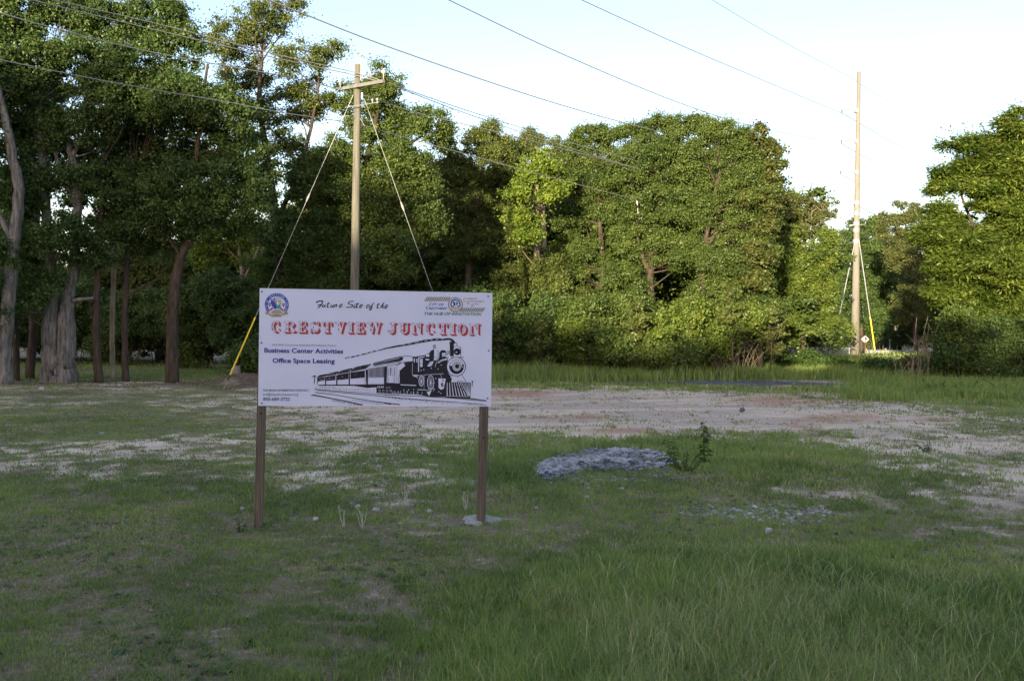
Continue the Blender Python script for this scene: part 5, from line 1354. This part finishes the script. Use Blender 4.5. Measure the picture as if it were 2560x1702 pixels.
k = Ink(7); k.poly(mp(cL, [(1030, 600), (1110, 570), (1163, 555), (1220, 570), (1300, 600), (1280, 635), (1163, 640), (1050, 635)])); k.build('logo_scroll', BEIGE, sign)
k = Ink(7); k.poly(mp(cL, [(1170, 400), (1250, 420), (1240, 480), (1180, 520)])); k.build('logo_green', TEAL, sign)
k = Ink(2); text(k, 'C', cL(388, 515), cL(465, 517), 90 / 11.8, .25, .014); text(k, 'ITY', cL(478, 517), cL(628, 520), 70 / 11.8, .25, .014); text(k, 'OF', cL(670, 520), cL(818, 524), 70 / 11.8, .25, .014)
text(k, 'C', cL(285, 633), cL(370, 635), 90 / 11.8, .25, .014); text(k, 'RESTVIEW', cL(375, 635), cL(915, 640), 68 / 11.8, .25, .014); k.build('logo_city_lettering', NAVY, sign)
k = Ink(2); text(k, 'THE HUB OF INNOVATION', cL(245, 793), cL(1935, 813), 82 / 11.8, .35, .016); k.build('logo_motto_lettering', GREEN, sign)
k = Ink(2); text(k, 'OMMUNITY', cL(1500, 328), cL(1805, 332), 34 / 11.8, 0, .012); text(k, 'EDEVELOPMENT', cL(1605, 408), cL(2015, 416), 34 / 11.8, 0, .012); text(k, 'GENCY', cL(1712, 488), cL(1870, 492), 34 / 11.8, 0, .012)
k.build('logo_agency_lettering', MAROON, sign)
k = Ink(3); text(k, 'C', cL(1395, 405), cL(1480, 405), 120 / 11.8, .1, .005); text(k, 'R', cL(1510, 490), cL(1595, 492), 120 / 11.8, 0, .005); text(k, 'A', cL(1608, 565), cL(1712, 568), 115 / 11.8, 0, .005)
k.build('logo_initials', mat('ink_sage', (.33, .35, .24), .5, .3), sign)

# ---- the train drawing: ink, then paper, then ink ...
K1, K2, K3, K4, K5 = Ink(1), Ink(2.9), Ink(4.8), Ink(6.7), Ink(8.6)
A_ = lambda K, f, pts: K.poly(mp(f, pts))
Ln = lambda K, f, pts, wpx, s=0: K.line(mp(f, pts), ([q / 8.5 for q in wpx] if hasattr(wpx, '__len__') else wpx / 8.5), s)
# smoke
Ln(K1, c5, [(1455, 235), (1400, 165), (1330, 145), (1200, 155), (1080, 152), (960, 168), (870, 178), (700, 212), (520, 250), (340, 280), (160, 315), (0, 342)], [66, 50, 44, 42, 58, 44, 56, 46, 42, 32, 26, 20], 4)
for a, b in (((1500, 322), (1390, 345)), ((1375, 350), (1290, 378)), ((1280, 380), (1150, 412)), ((1130, 415), (1040, 440)), ((1030, 440), (930, 466)), ((900, 462), (860, 466)), ((850, 470), (805, 490))): Ln(K1, c4, [a, ((a[0] + b[0]) / 2, (a[1] + b[1]) / 2 - 4), b], [12, 26, 12], 3)
Ln(K1, c4, [(2010, 205), (1850, 235), (1700, 270), (1520, 318)], [30, 28, 24, 18], 3)
for a, b, w_ in (((1060, 150), (1120, 145), 14), ((900, 170), (840, 180), 12), ((720, 205), (640, 222), 9), ((1230, 150), (1180, 152), 8), ((560, 240), (500, 250), 7), ((1000, 160), (960, 170), 9), ((430, 262), (380, 270), 6), ((1380, 180), (1330, 160), 6), ((790, 190), (760, 198), 8)):
    Ln(K2, c5, [a, b], w_)
# stack, lamp, cab, boiler masses
for pts in ([(1352, 200), (1440, 190), (1440, 500), (1365, 500)], [(935, 430), (960, 390), (1000, 365), (1035, 360), (1030, 575), (940, 565)], [(1138, 540), (1140, 430), (1180, 375), (1250, 370), (1285, 410), (1270, 530)],
            [(590, 520), (830, 490), (870, 560), (940, 560), (1060, 585), (1130, 540), (1330, 520), (1310, 620), (1300, 780), (1350, 880), (1400, 920), (1360, 965), (1280, 955), (1100, 945), (830, 890), (580, 885)],
            [(330, 790), (440, 690), (400, 640), (600, 600), (590, 890), (690, 960), (700, 1060), (340, 1080)], [(330, 1075), (700, 900), (1100, 890), (1290, 955), (1290, 1335), (930, 1330), (700, 1290), (350, 1270)],
            [(870, 450), (940, 430), (945, 560), (860, 590), (840, 500)], [(1290, 1030), (1620, 1035), (1790, 1040), (1785, 1340), (1265, 1325)], [(1270, 1322), (1785, 1340), (1770, 1380), (1270, 1345)],
            [(1275, 880), (1420, 900), (1380, 1035), (1280, 1035)], [(0, 1040), (330, 1060), (350, 1270), (0, 1255)], [(0, 720), (45, 715), (50, 1040), (0, 1040)], [(320, 790), (350, 780), (345, 1070), (325, 1075)]):
    A_(K1, c5, pts)
Ln(K1, c5, [(0, 580), (350, 505), (400, 500), (480, 492), (560, 502), (640, 518), (830, 482), (935, 440)], [10, 12, 10, 10, 12, 16, 14, 12])
A_(K1, c5, [(0, 590), (350, 515), (400, 520), (385, 575), (330, 600), (0, 650)])
Ln(K1, c5, [(260, 690), (330, 640), (420, 615), (600, 605)], [14, 22, 26, 30], 3)
Ln(K1, c5, [(1460, 215), (1505, 235), (1500, 290)], 10); Ln(K1, c5, [(1430, 300), (1510, 285), (1582, 320), (1582, 505)], 11); Ln(K1, c5, [(1385, 525), (1560, 520), (1645, 522)], 14)
K1.ell(*c5(1510, 405), 70 / 8.25, 72 / 8.25)
for cx in (1025, 1057): K1.ell(*c5(cx, 300), 17 / 8.25, 44 / 8.25, inner=9 / 8.25, n=16)
K1.ell(*c5(1490, 712), 200 / 8.25, 200 / 8.25, n=40)
Ln(K1, c5, [(1600, 870), (1650, 950), (1695, 1035)], 10); Ln(K1, c5, [(1800, 1015), (1850, 1012)], 16); Ln(K1, c5, [(1826, 1015), (1815, 1110), (1845, 1110)], [20, 16, 6])
for pts, w_ in (([(1270, 440), (1300, 400), (1340, 380), (1350, 470)], 9), ([(1285, 480), (1330, 420)], 14)): Ln(K1, c5, pts, w_)
# paper on top
K2.ell(*c5(1488, 712), 186 / 8.25, 187 / 8.25, n=40)
for pts in ([(1035, 375), (1085, 368), (1125, 405), (1130, 540), (1035, 560)], [(1195, 432), (1270, 425), (1272, 495), (1200, 510)], [(705, 520), (728, 516), (722, 810), (702, 822)], [(742, 556), (798, 552), (795, 716), (745, 716)],
            [(612, 548), (640, 545), (636, 620), (614, 622)], [(667, 546), (690, 545), (688, 626), (668, 627)], [(735, 512), (832, 500), (832, 520), (735, 534)], [(890, 702), (950, 612), (1028, 600), (985, 690), (940, 712)],
            [(1100, 635), (1150, 590), (1200, 562), (1338, 536), (1300, 570), (1190, 600), (1120, 640)], [(862, 460), (930, 448), (935, 505), (870, 508)], [(858, 548), (935, 560), (930, 580), (860, 578)],
            [(1122, 955), (1275, 960), (1250, 1080), (1235, 1160), (1180, 1190), (1125, 1150)], [(1372, 905), (1460, 908), (1450, 950), (1375, 945)], [(1495, 975), (1618, 972), (1636, 1012), (1505, 1018)],
            [(880, 1240), (985, 1195), (930, 1322)], [(1465, 260), (1498, 262), (1498, 292), (1465, 295)], [(1440, 312), (1500, 300), (1500, 320), (1440, 330)], [(400, 520), (480, 505), (545, 512), (590, 560), (590, 600), (420, 612), (350, 632), (390, 570)]):
    A_(K2, c5, pts)
Ln(K2, c5, [(1128, 560), (1085, 610), (1055, 720)], 8, 3); Ln(K2, c5, [(830, 880), (1030, 870), (1230, 856)], 8); Ln(K2, c5, [(588, 640), (582, 880), (690, 885)], 7); Ln(K2, c5, [(340, 1085), (660, 1100)], 18)
Ln(K2, c5, [(600, 905), (660, 910), (695, 955)], 12, 3); Ln(K2, c5, [(690, 1185), (860, 1190)], 14); Ln(K2, c5, [(870, 1210), (1020, 1140)], 12)
for cx, cy, rx, ry in ((770, 1010, 56, 110), (962, 1040, 72, 150)):
    K2.ell(*c5(cx, cy), rx / 8.25, ry / 8.25, inner=11 / 8.25, n=26)
    for a in range(0, 360, 30): Ln(K2, c5, [(cx, cy), (cx + (rx - 6) * math.cos(rad(a)), cy + (ry - 6) * math.sin(rad(a)))], 6)
    K2.ell(*c5(cx, cy + 5), 17 / 8.25, 26 / 8.25, n=12)
for cx, cy, r_ in ((450, 1225, 44), (585, 1245, 34), (645, 1235, 44), (745, 1245, 46), (190, 1225, 28), (255, 1235, 28), (320, 1225, 28)): K2.ell(*c5(cx, cy), r_ / 8.25, (r_ + 14) / 8.25, -20, 200, inner=7 / 8.25, n=14)
for x, y in ((410, 1190), (505, 1190), (470, 1230), (610, 1180), (1180, 680), (1115, 762), (975, 745), (765, 790), (820, 775), (1070, 955), (900, 1010), (820, 930), (1130, 1230), (1170, 1260), (1030, 1050), (1040, 1180)): K2.ell(*c5(x, y), 10 / 8.25, 12 / 8.25, n=8)
Ln(K2, c5, [(1160, 880), (1185, 920), (1175, 960)], 6, 2); Ln(K2, c5, [(1000, 1050), (1040, 1052)], 8); Ln(K2, c5, [(1020, 1100), (1015, 1230)], 6); Ln(K2, c5, [(830, 920), (826, 1160)], 5)
for i in range(14): Ln(K2, c5, [(10 + i * 24, 588 - i * 5), (12 + i * 24, 612 - i * 5)], 6)
tops = [1303, 1352, 1400, 1446, 1490, 1530, 1566, 1600]; bots = [1303, 1365, 1430, 1497, 1562, 1624, 1680, 1735]
for a, b in zip(tops, bots): Ln(K2, c5, [(a, 1040), (b, 1316)], [11, 20])
for a, b in ((1640, 1752), (1672, 1752), (1702, 1756), (1732, 1762), (1762, 1768)): Ln(K2, c5, [(a, 1045), (b, 1305)], 8)
Ln(K2, c5, [(1280, 1318), (1745, 1332), (1785, 1300)], 8); K2.poly([c5(*p) for p in [(1490, 400), (1518, 415), (1490, 432), (1470, 420)]])
# ink again
K3.ell(*c5(1495, 715), 150 / 8.25, 150 / 8.25, inner=9 / 8.25, n=36); K3.ell(*c5(1500, 715), 146 / 8.25, 146 / 8.25, 5, 190, 24, inner=58 / 8.25); K3.ell(*c5(1503, 712), 100 / 8.25, 100 / 8.25, inner=9 / 8.25, n=30)
K3.ell(*c5(1505, 708), 74 / 8.25, 74 / 8.25, inner=10 / 8.25, n=26); K3.ell(*c5(1508, 705), 46 / 8.25, 48 / 8.25, n=20)
K3.ell(*c5(1630, 690), 22 / 8.25, 26 / 8.25, n=10); K3.ell(*c5(1400, 770), 26 / 8.25, 30 / 8.25, n=10)
for pts, w_ in (([(1085, 372), (1122, 405), (1105, 470), (1128, 540)], 8), ([(1040, 520), (1120, 530)], 7), ([(1195, 470), (1268, 462)], 6), ([(750, 590), (795, 585)], 7), ([(750, 640), (795, 660)], 8), ([(1190, 990), (1225, 985), (1215, 1030)], 10),
               ([(1200, 1130), (1240, 1090)], 12), ([(1200, 985), (1235, 990)], 8), ([(1500, 1020), (1640, 1012)], 9), ([(1520, 905), (1530, 945)], 8), ([(930, 620), (985, 640)], 5), ([(910, 655), (975, 670)], 5), ([(1130, 600), (1250, 575)], 5)): Ln(K3, c5, pts, w_)
A_(K3, c5, [(1180, 1050), (1215, 1040), (1210, 1110), (1175, 1120)]); Ln(K3, c5, [(1455, 1100), (1560, 1150), (1640, 1200), (1700, 1260)], 12); Ln(K3, c5, [(1545, 1050), (1590, 1110), (1640, 1170)], 9)
# rails
for f, pts, w_ in ((c5, [(0, 1290), (640, 1318), (1280, 1352), (2120, 1425)], 12), (c5, [(1270, 1340), (1780, 1368), (2110, 1410)], [20, 24, 10]), (c5, [(0, 1330), (900, 1400), (1500, 1450), (2110, 1505)], 8), (c5, [(0, 1465), (150, 1490)], 16),
                   (c5, [(300, 1375), (1000, 1425), (2000, 1480)], 4), (c4, [(140, 1158), (800, 1205), (1400, 1250), (2004, 1290)], [18, 12, 10, 12]), (c4, [(200, 1185), (800, 1235), (1400, 1290), (2004, 1345)], [8, 14, 14, 16]), (c4, [(150, 1225), (600, 1280), (1000, 1350), (1500, 1430), (2004, 1490)], [16, 14, 14, 18, 20]),
                   (c4, [(70, 1290), (130, 1283), (500, 1355), (900, 1430), (1180, 1500)], [20, 26, 22, 20, 26])): Ln(K1, f, pts, w_)
rs_ = random.Random(3)
for i in range(9): Ln(K1, c4, [(960 + i * 75, 1400 + i * 11), (1060 + i * 75, 1385 + i * 12)], 5)
for i in range(150):
    t = rs_.random(); x = 150 + 1330 * t; y = 1095 + 60 * t + rs_.uniform(0, 45 + 20 * t); r_ = rs_.uniform(3, 8); A_(K1, c4, [(x - r_, y), (x, y - r_), (x + r_ * 1.3, y + 2), (x, y + r_)])
for i in range(120):
    t = rs_.random(); x = 500 + 700 * t; y = 1395 + 95 * t + rs_.uniform(-25, 55) * t ** .5; r_ = rs_.uniform(3, 10)
    if y < 1500: A_(K1, c4, [(x - r_, y), (x, y - r_), (x + r_ * 1.3, y + 2), (x, y + r_)])
for i in range(150):
    x = rs_.uniform(200, 2050); y = 1345 + (x - 200) * .055 + rs_.uniform(0, 85); r_ = rs_.uniform(2.5, 6); A_(K1, c5, [(x - r_ * 2, y), (x, y - r_), (x + r_ * 2, y + 2), (x, y + r_)])
for i in range(26): Ln(K1, c5, [(20 + i * 70, 1352 + i * 4.6), (50 + i * 70, 1354 + i * 4.6)], 9)
# coaches
for pts in ([(230, 1058), (1280, 1050), (1900, 1048), (2004, 1070), (2004, 1120), (1500, 1112), (1290, 1128), (1000, 1082), (230, 1082)], [(368, 880), (395, 880), (395, 1070), (370, 1070)], [(615, 852), (645, 848), (640, 1066), (612, 1066)], [(885, 790), (915, 785), (912, 1068), (885, 1068)],
            [(1255, 715), (1310, 745), (1305, 1080), (1268, 1080)], [(1665, 672), (1722, 662), (1712, 1022), (1672, 1022)], [(200, 890), (216, 888), (214, 1056), (200, 1056)], [(216, 908), (362, 886), (360, 968), (216, 990)], [(398, 886), (600, 852), (598, 958), (398, 975)],
            [(645, 842), (880, 800), (878, 935), (645, 958)], [(925, 790), (1240, 748), (1238, 902), (928, 930)], [(196, 898), (252, 850), (420, 818), (432, 845), (375, 872), (216, 902)], [(432, 832), (470, 808), (660, 763), (682, 790), (612, 842), (398, 872)], [(662, 800), (722, 750), (950, 694), (985, 716), (882, 788), (645, 832)],
            [(985, 700), (1055, 668), (1375, 600), (1362, 640), (1250, 712), (916, 782)], [(1405, 622), (1440, 578), (2010, 448), (2010, 520), (1460, 640)], [(1490, 1110), (1850, 1112), (2010, 1070), (2010, 1265), (1490, 1232)]): A_(K1, c4, pts)
for i in range(13): Ln(K1, c4, [(1330 + i * 26, 722 - i * 4), (1332 + i * 26, 892)], 15)
for pts, w_ in (([(1290, 720), (1720, 660), (2010, 610)], 7), ([(1310, 905), (1660, 895)], 5), ([(1310, 1040), (1660, 1030)], 4), ([(1730, 690), (1735, 1045)], 5), ([(1890, 665), (1895, 1045)], 6), ([(1935, 650), (1930, 1045)], 5), ([(1760, 905), (1755, 1020), (1870, 1020), (1868, 905)], 6),
               ([(1760, 690), (1760, 870)], 6), ([(1830, 680), (1835, 870), (1875, 870), (1880, 680)], 5), ([(1990, 830), (1960, 960), (1990, 1010), (1930, 1062)], 7), ([(145, 862), (138, 1040)], 16), ([(80, 880), (180, 876)], 15), ([(115, 862), (175, 862)], 8), ([(1245, 910), (1240, 1040)], 8), ([(1420, 660), (1700, 610), (2010, 560)], 9), ([(1480, 690), (1950, 590)], 4)): Ln(K1, c4, pts, w_)
A_(K1, c4, [(1792, 690), (1814, 688), (1808, 862), (1794, 862)])
for i in range(30): Ln(K2, c4, [(1450 + i * 18, 612 - i * 4.2), (1454 + i * 18, 590 - i * 4.2)], 5)
for i in range(60):
    t = rs_.random(); x = 470 + 880 * t; y = 830 - 190 * t + rs_.uniform(-12, 25); r_ = rs_.uniform(2, 6)
    Ln(K2, c4, [(x, y), (x + r_ * 3, y - r_)], r_)
for i in range(36):
    j = rs_.choice([(216, 362, 908, 980), (398, 600, 872, 965), (645, 880, 822, 945), (928, 1238, 775, 915)]); x = rs_.uniform(j[0] + 6, j[1] - 6); y = rs_.uniform(j[2] + 14, j[3] - 20); Ln(K2, c4, [(x, y), (x + rs_.uniform(-2, 2), y + rs_.uniform(10, 34))], rs_.uniform(2, 5))
for x0_ in (1510, 1550, 1590, 1625): A_(K2, c4, [(x0_, 1118), (x0_ + 8, 1085), (x0_ + 18, 1080), (x0_ + 20, 1118)])
Ln(K2, c4, [(1510, 1122), (1650, 1120)], 8); Ln(K2, c4, [(1690, 1122), (1800, 1120)], 7)
for x0_ in (1560, 1640, 1720, 1800): K2.ell(*c4(x0_, 1190), 22 / 8.7, 26 / 8.7, inner=5 / 8.7, n=12)
train = K1.build('train_picture', INK, sign)
K2.build('train_highlights', PAPER, train); K3.build('train_fine_lines', INK, train)
# screw heads
for x, y in ((95, 72), (2246, 117), (90, 559), (2250, 634), (94, 1133), (2240, 1086)):
    p = splane(*c1(x, y), .003); MB().disc(p, SN, .009, .006, 12).build('screw', BOLT, sign)
# pale concrete footing round the right post
f = G(1209, 1299)
cf = mat('footing_concrete', (.30, .29, .28), .95, .1, noise=((30, 30, 30), (.50, .49, .47), 5), bump=.7)
mb = MB(); n_ = 26; ringp = []
for kk, (r_, z_) in enumerate([(1.0, -.01), (.9, .025), (.6, .045), (.3, .05)]):
    for a in np.linspace(0, 2 * math.pi, n_, endpoint=False):
        q = r_ * (1 + .22 * math.sin(3 * a + 1) + .12 * math.sin(7 * a) + .08 * math.sin(13 * a))
        ringp.append((f[0] - .04 + math.cos(a) * q * .20, f[1] - .06 + math.sin(a) * q * .24, gz(f[0], f[1]) + z_ + RNG.uniform(-.006, .006)))
mb.add(ringp, [[i * n_ + k_, i * n_ + (k_ + 1) % n_, (i + 1) * n_ + (k_ + 1) % n_, (i + 1) * n_ + k_] for i in range(3) for k_ in range(n_)] + [[3 * n_ + k_ for k_ in range(n_)]])
tag(mb.build('concrete_footing', cf, loc=f), 'ragged pale concrete pad at the foot of the right sign post', 'footing')
